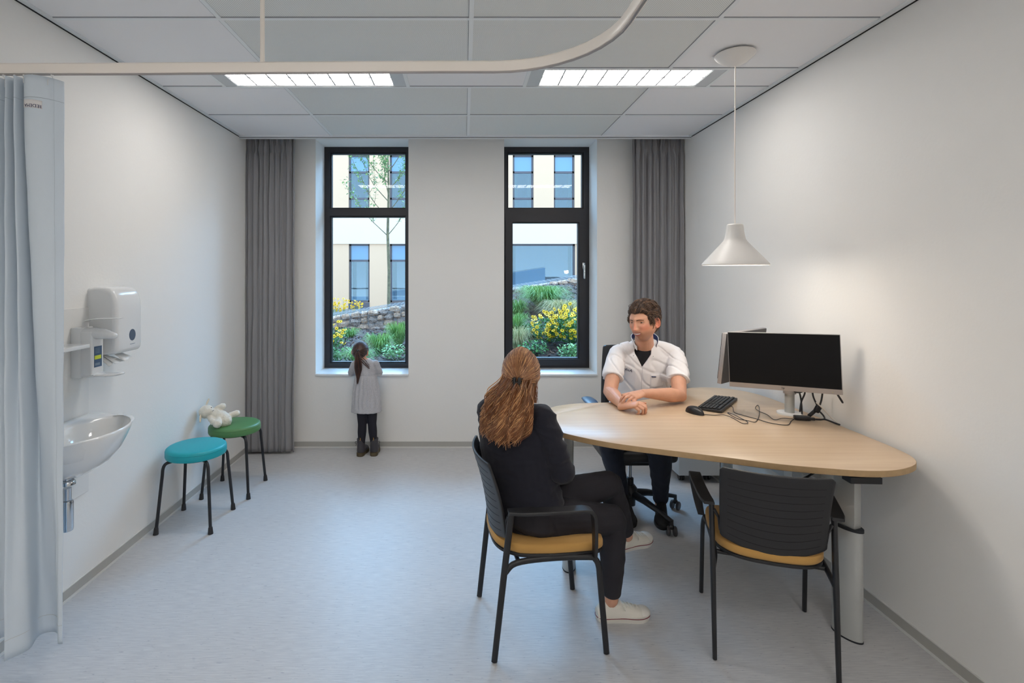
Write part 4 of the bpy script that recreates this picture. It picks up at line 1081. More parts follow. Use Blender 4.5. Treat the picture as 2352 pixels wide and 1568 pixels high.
tuft('bright green grass at the left edge of the right window, upper one', .76, 7.3, .26, .22, 260, M['grassm'], 3, .4)
tuft('brownish green grass at the left edge of the right window, middle one', .63, 6.5, .26, .24, 300, M['grassm'], 4, .6)
tuft('dry tinged grass low at the left edge of the right window', .60, 5.9, .24, .24, 300, M['grassd'], 14, .7)
tuft('green grass tuft low in the left window, right of the girl', -1.02, 6.3, .24, .26, 420, M['grassm'], 5, .5)
tuft('bright green grass at the right edge of the left window', -.84, 6.6, .30, .22, 380, M['grassm'], 6, .5)
tuft('small green tuft in front of the stone wall in the left window', -1.72, 7.8, .16, .20, 200, M['grassm'], 7, .5)
tuft('low green grass just outside the left window behind the girl', -1.18, 5.75, .16, .26, 300, M['grassm'], 8, .6)
tuft('grass tuft just outside the right window at its lower right corner', 1.44, 5.5, .15, .22, 240, M['grassm'], 9, .6)
rnd = random.Random(31)
for k, (x, y, r_, l) in enumerate(((-1.48, 5.75, .16, 'low leafy plant just below the yellow flowers in the left window'), (-.78, 5.8, .16, 'low leafy plant at the lower right corner of the left window'), (.75, 5.6, .18, 'low leafy plant at the lower left corner of the right window'), (1.12, 5.45, .14, 'low leafy plant under the yellow flowers in the right window'), (.82, 6.25, .16, 'light green leafy plant left of the flowers in the right window'))):
    lb_ = MB(); leafblob(lb_, (x, y, gz(x, y)+.07), (r_, r_*.8, .09), 260, .045)
    tag(lb_.build('leafy_plant', M['leaf2'] if k % 2 else M['leaf'], None, smooth=False), l, 'plant', 'low leafy plants')

# young tree behind the wall
rnd = random.Random(12)
tx, ty = -1.62, 11.1
t = thing('young_tree', 'young tree with thin pale trunk seen through the left window', 'tree', (tx, ty, .7))
tr_ = MB(); tr_.tube([(tx, ty, .7), (tx+.01, ty, 1.6), (tx-.02, ty, 2.4), (tx+.0, ty, 3.3), (tx-.02, ty, 4.4), (tx+.02, ty, 5.4)], [.038, .034, .030, .022, .013, .006], 10)
lf = MB()
def bough(p, d, L_, r_, lv):
    pts = [V(p)]; dd = V(d).normalized()
    for k in range(5):
        dd = (dd+V((rnd.uniform(-.15,.15), rnd.uniform(-.15,.15), .10+rnd.uniform(-.05,.1)))).normalized(); pts.append(pts[-1]+dd*L_/5)
    tr_.tube(pts, [r_*(1-.15*k) for k in range(6)], 6)
    if lv > 0:
        for k in range(2, 6):
            for s_ in range(2):
                q = (dd+V((rnd.uniform(-1,1), rnd.uniform(-1,1), rnd.uniform(-.5,.6)))*.9).normalized(); bough(pts[k], q, L_*.42, r_*.45, lv-1)
    else:
        for k in range(1, 6):
            for s_ in range(5):
                q = V((rnd.uniform(-1,1), rnd.uniform(-1,1), rnd.uniform(-.6,.4))).normalized(); p_ = pts[k]+q*.02; sd = q.cross(V((0,0,1))).normalized()*.018; L2 = rnd.uniform(.05,.085)
                lf.add([p_, p_+q*L2*.5+sd, p_+q*L2, p_+q*L2*.5-sd], [(0,1,2,3)])
for (z_, a, L_) in ((2.35, 175, 1.1), (2.4, 20, .8), (2.75, 200, 1.1), (2.9, -10, .8), (3.1, 150, 1.2), (3.2, 260, .7), (3.35, 60, .8), (3.5, 190, 1.1), (3.6, 100, .7), (3.75, -20, .9), (3.95, 230, .9), (4.1, 160, .9), (4.25, 30, .8), (4.4, 280, .7), (4.6, 180, .7), (4.8, 60, .6)):
    bough((tx, ty, z_), (math.cos(R(a)), math.sin(R(a))*.6, .75), L_, .011, 1)
tr_.build('trunk', M['bark'], t); lf.build('foliage', M['leaf2'], t, smooth=False)

# opposite building
BY = 20.5
t = thing('opposite_building', 'cream rendered building with tall slate-framed windows across the garden', 'building', (0, BY, 0))
cols_ = [(-4.17+1.6285*i) for i in range(-4, 8)]            # window centre lines
gc = [c for c in cols_ if not (2.0 < c < 4.3)]
def wallgrid(z0_, z1_, cs, ww, a, b, m, y_, name, sill, head, extra=()):
    mb_ = MB(); sp = sorted([(c-ww/2, c+ww/2) for c in cs]+list(extra)); x_ = a
    for (p, q) in sp:
        mb_.b2((x_, y_, z0_), (p, y_+.5, z1_)); 
        if sill > z0_: mb_.b2((p, y_, z0_), (q, y_+.5, sill))
        if head < z1_: mb_.b2((p, y_, head), (q, y_+.5, z1_))
        x_ = q
    mb_.b2((x_, y_, z0_), (b, y_+.5, z1_)); return mb_.build(name, m, t)
wallgrid(-.2, 2.75, gc, .83, -12, 11, M['facade'], BY+.04, 'ground_floor_wall', .42, 2.75, [(1.84, 4.42)])
wallgrid(2.75, 9.5, cols_, .83, -12, 11, M['facade'], BY, 'upper_wall', 4.0, 6.28)
MB().b2((-12, BY-.03, 2.74), (11, BY, 3.95)).build('string_course', M['band'], t)
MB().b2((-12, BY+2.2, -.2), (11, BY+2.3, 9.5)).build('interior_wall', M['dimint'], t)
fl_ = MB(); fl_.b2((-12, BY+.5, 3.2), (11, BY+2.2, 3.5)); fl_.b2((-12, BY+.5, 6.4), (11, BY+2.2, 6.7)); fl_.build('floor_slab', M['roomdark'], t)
def ewin(x0, x1, z0_, z1_, bars, y_):
    f = MB(); w_ = .075
    f.b2((x0, y_, z0_), (x0+w_, y_+.08, z1_)); f.b2((x1-w_, y_, z0_), (x1, y_+.08, z1_)); f.b2((x0, y_, z0_), (x1, y_+.08, z0_+w_)); f.b2((x0, y_, z1_-w_), (x1, y_+.08, z1_))
    for zb in bars: f.b2((x0, y_, zb-.04), (x1, y_+.08, zb+.04))
    o = f.build('window', M['extframe'], t)
    MB().b2((x0+w_, y_+.03, z0_+w_), (x1-w_, y_+.04, z1_-w_)).build('pane', M['extglass'], o)
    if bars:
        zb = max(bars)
        MB().b2((x0+w_, y_+.02, zb+.04), (x1-w_, y_+.045, z1_-w_)).build('sky_reflection_pane', M['skyrefl'], o)  # opaque pane, its blue stands in for reflected sky
    for s_ in (0, 1):
        xa, xb = (x0+w_, x0+w_+.16) if s_ == 0 else (x1-w_-.14, x1-w_)
        d_ = MB(); d_.grid(lambda u, v: V((xa+(xb-xa)*u, y_+.28+.03*math.sin(u*16), z0_+.1+(z1_-z0_-.15)*v)), 14, 2); o2 = d_.build('drape', M['extdrape'], o)
for c in gc: ewin(c-.415, c+.415, .42, 2.75, [2.08], BY+.16)
ewin(1.84, 4.42, .42, 2.75, [], BY+.16)
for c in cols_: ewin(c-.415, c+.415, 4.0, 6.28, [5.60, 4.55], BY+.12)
for c in gc: MB().b2((c-.415, BY+.02, .08), (c+.415, BY+.06, .42)).build('plinth_panel', M['extframe'], t)
# ================================================================ PEOPLE
def ss(a, b, x): 
    t = max(0, min(1, (x-a)/(b-a))); return t*t*(3-2*t)
def G(a, s): return math.exp(-(a/s)**2)
def facebump(x, z, child=False):
    ax = abs(x); b = 0
    b += .0045*G(z-.030, .010)*G(x, .050)
    b -= .0125*G(ax-.031, .015)*G(z-.010, .0115)
    t = max(0, min(1, (.026-z)/.056)); nz = (.004+.021*t**1.3) if z > -.030 else .025*math.exp(-((z+.030)/.0065)**2)
    if z > .026: nz = .004*G(z-.026, .012)
    b += nz*math.exp(-(ax/(.0075+.004*t))**2)
    b += .010*G(ax-.012, .0065)*G(z+.029, .0065)
    b += .0065*G(ax-.043, .018)*G(z+.018, .016)
    b += .006*G(x, .026)*G(z+.056, .018)
    zs_ = z-.22*ax*ax/.02*.35
    b += .0030*G(x, .022)*G(zs_+.0485, .0038) + .0038*G(x, .017)*G(zs_+.0635, .0046) - .0045*G(x, .024)*G(zs_+.056, .0026)
    b += .0035*G(ax-.030, .008)*G(z+.050, .014)
    b += .0095*G(x, .019)*G(z+.093, .014) - .003*G(x, .02)*G(z+.074, .006)
    return b
def skull(d):
    sx, sy, sz = d
    z = .112*sz if sz < 0 else .106*sz; k = 1.0
    if z < -.005: k = 1-.34*(min(1, (-.005-z)/.107))**1.9
    if z > .03: k *= 1+.03*G(z-.05, .03)
    x = .0755*k*sx*(1+.06*(1-abs(sz))*0)
    y = .094*sy
    if sy < 0:
        y *= 1.04
        if z < -.01: y *= 1-.62*ss(.01, .10, -z)
    else:
        if z < -.02: y *= 1+.10*ss(.02, .11, -z)
        y += facebump(x, z)*ss(.05, .45, sy)
    return V((x, y, z))
def face_y(x, z):
    k = 1.0
    if z < -.005: k = 1-.34*(min(1, (-.005-z)/.107))**1.9
    q = 1-(x/(.0755*k))**2-(z/.112)**2; sy = math.sqrt(max(.01, q)); y = .094*sy
    if z < -.02: y *= 1+.10*ss(.02, .11, -z)
    return y+facebump(x, z)*ss(.05, .45, sy)
def frameM(c, yaw, pitch=0, roll=0, s=1.0):
    return Matrix.Translation(V(c)) @ Matrix.Rotation(R(yaw-90), 4, 'Z') @ Matrix.Rotation(R(pitch), 4, 'X') @ Matrix.Rotation(R(roll), 4, 'Y') @ Matrix.Scale(s, 4)
def add_head(mb, T, nu=150, nv=110, ears=True):
    vs = []; 
    for j in range(nv+1):
        th = PI*j/nv
        for i in range(nu):
            ph = 2*PI*i/nu; d = (max(math.sin(th), 1e-3)*math.cos(ph), max(math.sin(th), 1e-3)*math.sin(ph), math.cos(th))
            vs.append(T @ skull(d))
    fs = [(j*nu+i, (j+1)*nu+i, (j+1)*nu+(i+1) % nu, j*nu+(i+1) % nu) for j in range(nv) for i in range(nu)]
    fs += [tuple(range(nu)), tuple(nv*nu+i for i in reversed(range(nu)))]
    mb.add(vs, fs)
    if ears:
        for s_ in (-1, 1):
            r3 = T.to_3x3() @ (Matrix.Rotation(R(-12), 3, 'X') @ Matrix.Rotation(s_*R(22), 3, 'Z'))
            c = T @ V((s_*.0775, -.010, -.004))
            mb.ell(c, (.0055, .017, .030), 18, 12, r3)
            ring = [T @ (V((s_*(.080+.004*math.cos(a*1.0)), -.010, 0))+V((0, .0, -.004))+Matrix.Rotation(s_*R(22), 3, 'Z') @ V((s_*.002, -.015*math.cos(a), .028*math.sin(a)))) for a in [R(-100+20*k) for k in range(19)]]
            mb.tube(ring, .0042, 8)
            mb.ell(T @ V((s_*.077, -.004, -.030)), (.006, .007, .009), 12, 8)
def interp(tab, x):
    for (a, b), (c, d) in zip(tab, tab[1:]):
        if x <= c: return b+(d-b)*(x-a)/(c-a)
    return tab[-1][1]
def hair_cap(T, name, mats, parent, line, thick, nz_amp=.004, nz_f=30, vox=.0035, extra=None):
    nu, nv = 120, 90; mb = MB(); vs = []
    for j in range(nv+1):
        th = PI*j/nv
        for i in range(nu):
            ph = 2*PI*i/nu; d = V((max(math.sin(th), 1e-3)*math.cos(ph), max(math.sin(th), 1e-3)*math.sin(ph), math.cos(th)))
            az = math.degrees(abs(math.atan2(d.x, d.y)))
            m_ = ss(-.07, .10, d.z-line(az, d))
            p = skull(d); q = p.normalized(); h = -.010+m_*(.010+thick(az, d))+m_*nz_amp*NZ.noise(p*nz_f)
            vs.append(T @ (p+q*h))
    fs = [(j*nu+i, (j+1)*nu+i, (j+1)*nu+(i+1) % nu, j*nu+(i+1) % nu) for j in range(nv) for i in range(nu)]
    fs += [tuple(range(nu)), tuple(nv*nu+i for i in reversed(range(nu)))]
    mb.add(vs, fs)
    if extra: extra(mb)
    return solid(mb, name, mats, parent, vox, 2, .4)
def sdir(az, el, side=1):
    a = R(az); e = R(el); return V((side*math.sin(a)*math.cos(e), math.cos(a)*math.cos(e), math.sin(e)))

def hand(mb, wrist, d, n, side, curls, s=1.0, thumb=(.7,.7,-.25), spread=1.0, wr=(.027,.020)):
    W_ = V(wrist); d = V(d).normalized(); n = V(n); n = (n-d*n.dot(d)).normalized(); S = d.cross(n).normalized()*side
    mb.tube([W_-d*.02*s, W_, W_+d*.030*s, W_+d*.060*s, W_+d*.084*s], [wr[0]*.98*s, wr[0]*s, .033*s, .038*s, .036*s], 20, rb=[wr[1]*s, wr[1]*s, .0165*s, .0145*s, .0115*s], up=n, round_=1)
    base = [(.080,.0285), (.086,.0098), (.083,-.0098), (.075,-.028)]
    lens = [(.040,.024,.019), (.044,.028,.020), (.041,.026,.019), (.033,.020,.017)]
    for i in range(4):
        c = curls[i] if isinstance(curls[0], (list, tuple)) else curls
        p = W_+d*base[i][0]*s+S*base[i][1]*s*spread-n*.001; pts = [p-d*.02*s, p]; th = 0; dd = (d+S*(.10-.07*i)*spread*.6).normalized()
        for L_, a in zip(lens[i], c):
            th += R(a); q = dd*math.cos(th)-n*math.sin(th); pts.append(pts[-1]+q*L_*s)
        rr = [.0088, .0092, .0082, .0076, .0062]; rr = [x*s*(.9 if i == 3 else 1) for x in rr]
        pp = []; r2 = []
        for k in range(len(pts)-1):
            pp += [pts[k], pts[k].lerp(pts[k+1], .5)]; r2 += [rr[k], (rr[k]+rr[k+1])/2*.95]
        pp.append(pts[-1]); r2.append(rr[-1])
        mb.tube(pp, r2, 12, round_=1)
    a, b, c = thumb; p = W_+d*.018*s+S*.018*s-n*.004*s
    d1 = (d*a+S*b+n*c).normalized(); d2 = (d1+d*.55-n*.1).normalized()
    mb.tube([p, p+d1*.038*s, p+d1*.038*s+d2*.030*s, p+d1*.038*s+d2*.052*s], [.0135*s, .0110*s, .0098*s, .0078*s], 12, round_=1)

def shoe(parent, heel, toe, up, m_up, m_sole, L=None, w=.043, h=.072, stripe=True, laces=True, name='sneaker', thick=.022):
    H = V(heel); f = (V(toe)-H); L = L or f.length; f.normalize(); u = V(up); u = (u-f*u.dot(f)).normalized(); s_ = f.cross(u)
    P_ = lambda x, y, z: H+f*x*L+s_*y+u*z
    outl = [(0,0), (.03,.5), (.12,.72), (.3,.74), (.5,.80), (.68,.99), (.82,.98), (.93,.72), (.985,.36), (1.0,0)]
    o = [(a, b*w) for a, b in outl]+[(a, -b*w) for a, b in reversed(outl[1:-1])]
    oc = catmull([(a, b, 0) for a, b in o], 5, closed=True)
    n = len(oc); so = MB(); vs = []
    for (sc, z) in ((.97, .0), (1.0, .004), (1.0, thick), (.96, thick+.001)):
        for p in oc: vs.append(P_(.5+(p.x-.5)*sc, p.y*sc, z))
    fs = [(i*n+j, i*n+(j+1) % n, (i+1)*n+(j+1) % n, (i+1)*n+j) for i in range(3) for j in range(n)]+[tuple(range(n)), tuple(3*n+j for j in range(n))]
    so.add(vs, fs)
    up_ = MB(); secs = [(.015, .60, .62, 0), (.10, .80, .92, 0), (.25, .84, 1.0, 0), (.38, .86, .96, 0), (.52, .86, .84, 0), (.66, .93, .70, 0), (.80, .92, .58, 0), (.91, .70, .48, 0), (.97, .40, .38, 0)]
    vs = []; m2 = 20; ct = catmull([(a, b, c) for a, b, c, _ in secs], 3)
    for p in ct:
        ww = min(max(p.y, .05), 1)*w*.93; hh = p.z*h
        for k in range(m2):
            a = PI*2*k/m2; y = math.copysign(abs(math.cos(a))**.8, math.cos(a))*ww; z = thick*.5+max(0, math.sin(a))**.75*(hh-thick*.5) if math.sin(a) > 0 else thick*.5+math.sin(a)*.006
            y *= 1-.35*max(0, (z-thick)/(h))*1.0
            vs.append(P_(p.x, y, z))
    K = len(ct); fs = [(i*m2+j, i*m2+(j+1) % m2, (i+1)*m2+(j+1) % m2, (i+1)*m2+j) for i in range(K-1) for j in range(m2)]+[tuple(range(m2)), tuple((K-1)*m2+j for j in range(m2))]
    up_.add(vs, fs)
    root = up_.build(name, m_up, parent, ang=60, fixn=True)
    so.build('sole', m_sole, root, fixn=True)
    if stripe:
        st = MB(); st.tube([P_(.5+(p.x-.5)*1.012, p.y*1.02, thick*.92) for p in oc], .0016, 6, closed=True); st.build('stripe', M['redline'], root)
        tc_ = MB(); tc_.ell(P_(.87, 0, thick+.004), (.036, .036, .022), 20, 12, Matrix((f, s_, u)).transposed()); tc_.build('toe_cap', M['rubber'], root)
    if laces:
        la = MB()
        for k in range(5):
            x = .44+.075*k; zt = h*(.93-.062*k-.010*k); 
            la.tube(catmull([P_(x, -w*.45, zt-.012), P_(x+.01, 0, zt+.004), P_(x+.03, w*.45, zt-.012)], 4), .0022, 6)
        for sd in (-1, 1): la.tube(catmull([P_(.42, 0, h+.002), P_(.40, sd*.02, h+.012), P_(.45, sd*.036, h-.008), P_(.50, sd*.034, h-.03)], 4), .0018, 6)
        la.build('laces', m_sole, root)
    return root

def strandset(mb, paths, r0, r1, mi_fn, n=4):
    for k, p in enumerate(paths):
        N_ = len(p); rr = [r0+(r1-r0)*(i/(N_-1)) for i in range(N_)]; rr[0] *= .5
        mb.tube(p, rr, n, mi=mi_fn(k))

def wrinkle(f, amp, st=(1,1,1), seed=0.0):
    def fn(p):
        q = V((p.x*st[0], p.y*st[1], p.z*st[2]))*f+V((seed, seed, seed))
        a = NZ.noise(q); b = NZ.noise(q*2.1)
        return amp*((1-abs(a)*2.2)*.7+b*.35)
    return fn

# ---------------------------------------------------------------- MAN
t = thing('person', 'seated man in a white short-sleeved tunic and dark trousers smiling across the desk', 'person', (1.12, 3.35, 0))
man = t
TH = frameM((1.112, 3.20, 1.252), -141, -6, 4, 1.03)
Rsh, Lsh = V((.985, 3.33, 1.045)), V((1.350, 3.29, 1.045)); Rel, Lel = V((.882, 3.125, .838)), V((1.262, 3.03, .838))
Rwr, Lwr = V((.886, 2.862, .819)), V((1.005, 2.912, .879))
b = MB(); add_head(b, TH)
b.tube([(1.165, 3.345, 1.04), (1.150, 3.30, 1.10), (1.128, 3.245, 1.17), (1.122, 3.235, 1.22)], [.075, .058, .054, .054], 24, rb=[.070, .058, .056, .056])
sp_ = [(1.10, 3.43, .47), (1.115, 3.43, .60), (1.14, 3.41, .76), (1.16, 3.375, .92), (1.168, 3.35, 1.02), (1.168, 3.34, 1.065)]
shv = (Lsh-Rsh).normalized()
b.tube(sp_, [.150, .140, .145, .150, .115, .07], 28, rb=[.100, .090, .095, .095, .070, .05], up=(0.1,1,0), round_=.4)
for (sh, el, wr) in ((Rsh, Rel, Rwr), (Lsh, Lel, Lwr)):
    b.tube([sh-V((0,0,.012)), sh.lerp(el, .3), sh.lerp(el, .7), el, el.lerp(wr, .25), el.lerp(wr, .65), wr], [.036, .042, .044, .041, .043, .034, .0265], 20, rb=[.036, .042, .044, .041, .042, .031, .022], round_=.8)
hand(b, Rwr, (.070, -.078, .034), (-.25, -.10, .95), -1, [(38, 68, 40), (42, 72, 42), (46, 74, 44), (50, 74, 46)], .98, (.80, .55, -.20), .92)
hand(b, Lwr, (-.86, -.50, -.06), (-.10, -.36, .92), 1, [(10, 34, 30), (14, 36, 30), (18, 38, 30), (22, 38, 30)], .96, (.7, .7, -.3), 1.0)
for (hp, kn, an) in (((1.02, 3.40, .49), (.885, 3.13, .50), (1.005, 3.30, .15)), ((1.20, 3.40, .49), (1.170, 3.09, .49), (1.225, 3.225, .15))):
    hp, kn, an = V(hp), V(kn), V(an)
    b.tube([hp, hp.lerp(kn, .5), kn], [.075, .068, .052], 18, round_=.8); b.tube([kn, kn.lerp(an, .35), an, an-V((0,0,.05))], [.050, .050, .034, .034], 18, round_=.8)
def face_skin():
    m = M['skin'].copy(); m.name = 'face_skin'; nt = m.node_tree; L = nt.links.new; bs = nt.nodes['Principled BSDF']
    base = bs.inputs['Base Color'].links[0].from_socket
    tc = nt.nodes.new('ShaderNodeTexCoord'); mp = nt.nodes.new('ShaderNodeMapping'); mp.vector_type = 'TEXTURE'
    mp.inputs['Location'].default_value = TH.translation-ORI[man]; mp.inputs['Rotation'].default_value = TH.to_euler(); mp.inputs['Scale'].default_value = (1.03,)*3
    L(tc.outputs['Object'], mp.inputs[0]); sp = nt.nodes.new('ShaderNodeSeparateXYZ'); L(mp.outputs[0], sp.inputs[0])
    def mr(s_, a, b_):
        r = nt.nodes.new('ShaderNodeMapRange'); r.interpolation_type = 'SMOOTHSTEP'; r.inputs[1].default_value = a; r.inputs[2].default_value = b_; L(s_, r.inputs[0]); return r.outputs[0]
    def mul(p, q):
        n = nt.nodes.new('ShaderNodeMath'); n.operation = 'MULTIPLY'
        for i, z in enumerate((p, q)):
            if isinstance(z, float): n.inputs[i].default_value = z
            else: L(z, n.inputs[i])
        return n.outputs[0]
    def mix(f, p, c):
        x = nt.nodes.new('ShaderNodeMix'); x.data_type = 'RGBA'; L(f, x.inputs[0]); L(p, x.inputs[6]); x.inputs[7].default_value = c; return x.outputs[2]
    stub = mul(mul(mr(sp.outputs[2], -.032, -.062), mr(sp.outputs[2], -.128, -.112)), mul(mr(sp.outputs[1], -.02, .02), .55))
    c = mix(stub, base, lin((150,108,88)))
    ab = nt.nodes.new('ShaderNodeMath'); ab.operation = 'ABSOLUTE'; L(sp.outputs[0], ab.inputs[0])
    ck = mul(mul(mr(ab.outputs[0], .016, .036), mr(sp.outputs[1], .03, .06)), mul(mul(mr(sp.outputs[2], -.055, -.025), mr(sp.outputs[2], .012, -.012)), .5))
    c = mix(ck, c, lin((214,128,108)))
    ns = mul(mul(mul(mr(ab.outputs[0], .016, .008), mr(sp.outputs[2], -.06, -.045)), mr(sp.outputs[1], .095, .105)), .45); c = mix(ns, c, lin((212,122,104)))
    er = mul(mul(mul(mr(ab.outputs[0], .074, .080), mr(ab.outputs[0], .11, .10)), mul(mr(sp.outputs[2], .05, .03), mr(sp.outputs[2], -.055, -.04))), .6); c = mix(er, c, lin((216,120,100)))
    L(c, bs.inputs['Base Color']); return m
M['faceskin'] = face_skin()
solid(b, 'body', M['faceskin'], man, .0027, 2, .4)
# face parts laid on the face
def patch(fn, nu, nv, name, m, thick=.0012, T=TH, parent=man):
    mb_ = MB(); mb_.grid(fn, nu, nv); o = mb_.build(name, m, parent, ang=180); md = o.modifiers.new('s', 'SOLIDIFY'); md.thickness = thick; md.offset = 0; return o
def on_face(x, z, e=.001): return TH @ V((x, face_y(x, z)+e, z))
sm = lambda x: 4.6*x*x
patch(lambda u, v: (lambda x: on_face(x, -.0565+sm(x)+(v-.5)*.0066*max(.08, 1-(x/.0225)**2)**.7, .0014))(-.021+.042*u), 17, 4, 'teeth', M['tooth'])
patch(lambda u, v: (lambda x: on_face(x, -.0518+sm(x)+(v-.1)*.0042*max(.1, 1-(x/.029)**2)-.0010*G(x, .004)*v, .0022))(-.028+.056*u), 19, 4, 'upper_lip', M['lip'])
patch(lambda u, v: (lambda x: on_face(x, -.0612+sm(x)*1.3-(v-.1)*.0056*max(.1, 1-(x/.027)**2), .0022))(-.0270+.054*u), 19, 4, 'lower_lip', M['lip'])
for s_ in (-1, 1):
    patch(lambda u, v: (lambda x, zz: on_face(s_*x, zz, .0018))(.013+.035*u, .0235+.0045*math.sin(PI*min(1, u*1.1))*.8+(v-.5)*.0050*(1-.6*u)), 12, 4, 'eyebrow', M['brow'], .002)
    ec = TH @ V((s_*.031, face_y(s_*.031, .010)-.0078, .0095))
    r3 = TH.to_3x3()
    eb = MB().ell(ec, (.0112, .0112, .0112), 20, 12); eo = eb.build('eye', M['eyew'], man)
    MB().ell(TH @ V((s_*.031-.0015, face_y(s_*.031, .010)+.0012, .0085)), (.0060, .0026, .0060), 14, 8, r3).build('iris', M['iris'], eo)
    # lids: skin folds above and below, eyes narrowed by the smile
    patch(lambda u, v: TH @ (V((s_*.031, face_y(s_*.031, .010)-.0078, .0095))+Matrix.Rotation(R(14+66*v), 3, 'X') @ V(((u-.5)*.0250, math.sqrt(max(0, .0126**2-((u-.5)*.0250)**2)), 0))), 14, 6, 'upper_eyelid', M['skin'], .0010)
    patch(lambda u, v: TH @ (V((s_*.031, face_y(s_*.031, .010)-.0078, .0095))+Matrix.Rotation(R(-13-57*v), 3, 'X') @ V(((u-.5)*.0250, math.sqrt(max(0, .0125**2-((u-.5)*.0250)**2)), 0))), 14, 6, 'lower_eyelid', M['skin'], .0010)
# hair
ml = [(0,.60), (22,.64), (40,.62), (54,.48), (64,.10), (76,-.12), (84,.12), (104,.14), (116,-.30), (150,-.58), (180,-.62)]
mline = lambda az, d: interp(ml, az)
def mth(az, d): return -.002+.011*ss(.02, .16, d.z-interp(ml, az))+.010*ss(.35, .9, d.z)+.006*ss(100, 150, az)
hm = [M['brownhair'], mat('hair_dark', (56,40,31), .55), mat('hair_light', (122,92,68), .5)]  # strand tones: base, darker and lighter brown
hair = hair_cap(TH, 'hair', M['brownhair'], man, mline, mth, .009, 26)
rnd = random.Random(4); paths = []
for k in range(3600):
    az = rnd.uniform(0, 180); sd = rnd.choice((-1, 1)); el = rnd.uniform(-30, 88)
    if k > 2600: az = rnd.uniform(0, 66); el = math.degrees(math.asin(interp(ml, az)))+rnd.uniform(-4, 6)
    d = sdir(az, el, sd)
    if d.z < mline(az, d)-.06: continue
    flow = V((-.45, -.9, .25)) if d.z > .42 else V((0, -.62, -.62))
    flow = (flow-d*flow.dot(d)).normalized(); flow = (flow+d.cross(flow)*(rnd.uniform(-.35, .35)+.7*NZ.noise(d*4))).normalized()
    L_ = rnd.uniform(.30, .60)*(1 if d.z > .3 else .28); pth = []; ph = rnd.uniform(0, 6.28); cr = d.cross(flow)
    base = mth(az, d)
    for q in range(8):
        f = q/7; ph = 6*NZ.noise(d*3); dd = (d+flow*L_*f+cr*.10*math.sin(ph+f*4)*f).normalized(); p = skull(dd)
        lift = base+.001+(.013*math.sin(f*PI*.9)*(1+.8*NZ.noise(d*5+V((7,0,0)))))*(1 if d.z > .4 else .28)
        pth.append(TH @ (p+p.normalized()*lift))
    paths.append(pth)
hs = MB(); strandset(hs, paths, .0015, .0007, lambda k: (0, 1, 2, 0, 1)[k % 5], 4); hs.build('hair_strands', hm, hair)
# tunic
def neck_cut(o_solid):
    pass
s = MB()
s.tube([(1.10, 3.42, .50), (1.115, 3.415, .60), (1.14, 3.395, .74), (1.158, 3.37, .86), (1.166, 3.345, .97), (1.168, 3.335, 1.035), (1.166, 3.335, 1.075), (1.160, 3.33, 1.10)], [.178, .168, .168, .178, .182, .160, .105, .078], 36, rb=[.130, .122, .120, .125, .118, .095, .080, .066], up=(0.1,1,0), round_=.25)
for (sh, el, hemr) in ((Rsh, Rel, .063), (Lsh, Lel, .066)):
    e_ = sh.lerp(el, .66); ax_ = (el-sh).normalized()
    s.tube([sh+V((0,0,.002))-ax_*.01, sh.lerp(el, .2), sh.lerp(el, .45), e_], [.044, .056, .062, hemr], 26, rb=[.044, .055, .060, hemr*.9])
    inn = V((1.166, 3.335, 1.092)); s.tube([inn.lerp(sh, .25), inn.lerp(sh, .62), sh-V((0,0,.006))], [.046, .050, .052], 20, rb=[.046, .050, .050], round_=.6)
def wr_(p):
    a = wrinkle(13, .0060, (1, .6, .36), 3.3)(p); d_ = abs(NZ.noise(V((p.x*9+p.z*11, p.y*5, p.z*4-p.x*5))))
    return a-.007*max(0, .16-d_)/.16
shirt = solid(s, 'tunic', M['shirt'], man, .0042, 6, .5, disp=wr_)
# V neck cut through the tunic front, dark shirt below it
def boolean_cut(o, cutter_mb, parent):
    c = cutter_mb.build('tmp_cut', M['shirt'], parent, fixn=True, smooth=False)
    md = o.modifiers.new('b', 'BOOLEAN'); md.operation = 'DIFFERENCE'; md.object = c; md.solver = 'EXACT'
    bpy.context.view_layer.update(); dg = bpy.context.evaluated_depsgraph_get()
    me = bpy.data.meshes.new_from_object(o.evaluated_get(dg)); o.modifiers.remove(md); old = o.data; o.data = me; bpy.data.meshes.remove(old)
    cd = c.data; bpy.data.objects.remove(c); bpy.data.meshes.remove(cd)
    me.polygons.foreach_set('use_smooth', [True]*len(me.polygons)); me.set_sharp_from_angle(angle=R(50))
vd = V((-.06, -.9977, 0)).normalized(); vr = V((-vd.y, vd.x, 0))*1.0      # front and lateral directions of the chest
NC = V((1.150, 3.30, 0))
cu = MB(); vt = [(-.080, 1.20), (.055, 1.20), (.026, 1.045), (-.030, .965), (-.066, 1.045)]
ys = (-.005, .30)
vs = [NC+vr*a+vd*yy+V((0,0,z)) for yy in ys for a, z in vt]
cu.add(vs, [(0,1,2,3,4), (9,8,7,6,5)]+[(i, (i+1) % 5, 5+(i+1) % 5, 5+i) for i in range(5)])
boolean_cut(shirt, cu, man)
ts = MB()
ts.tube([(1.155, 3.365, .80), (1.16, 3.352, .92), (1.162, 3.338, 1.0), (1.160, 3.328, 1.045), (1.155, 3.32, 1.082)], [.14, .15, .125, .085, .066], 28, rb=[.105, .105, .095, .082, .068], up=(0.1,1,0), round_=.2)
solid(ts, 'undershirt', M['tee'], man, .005, 3)
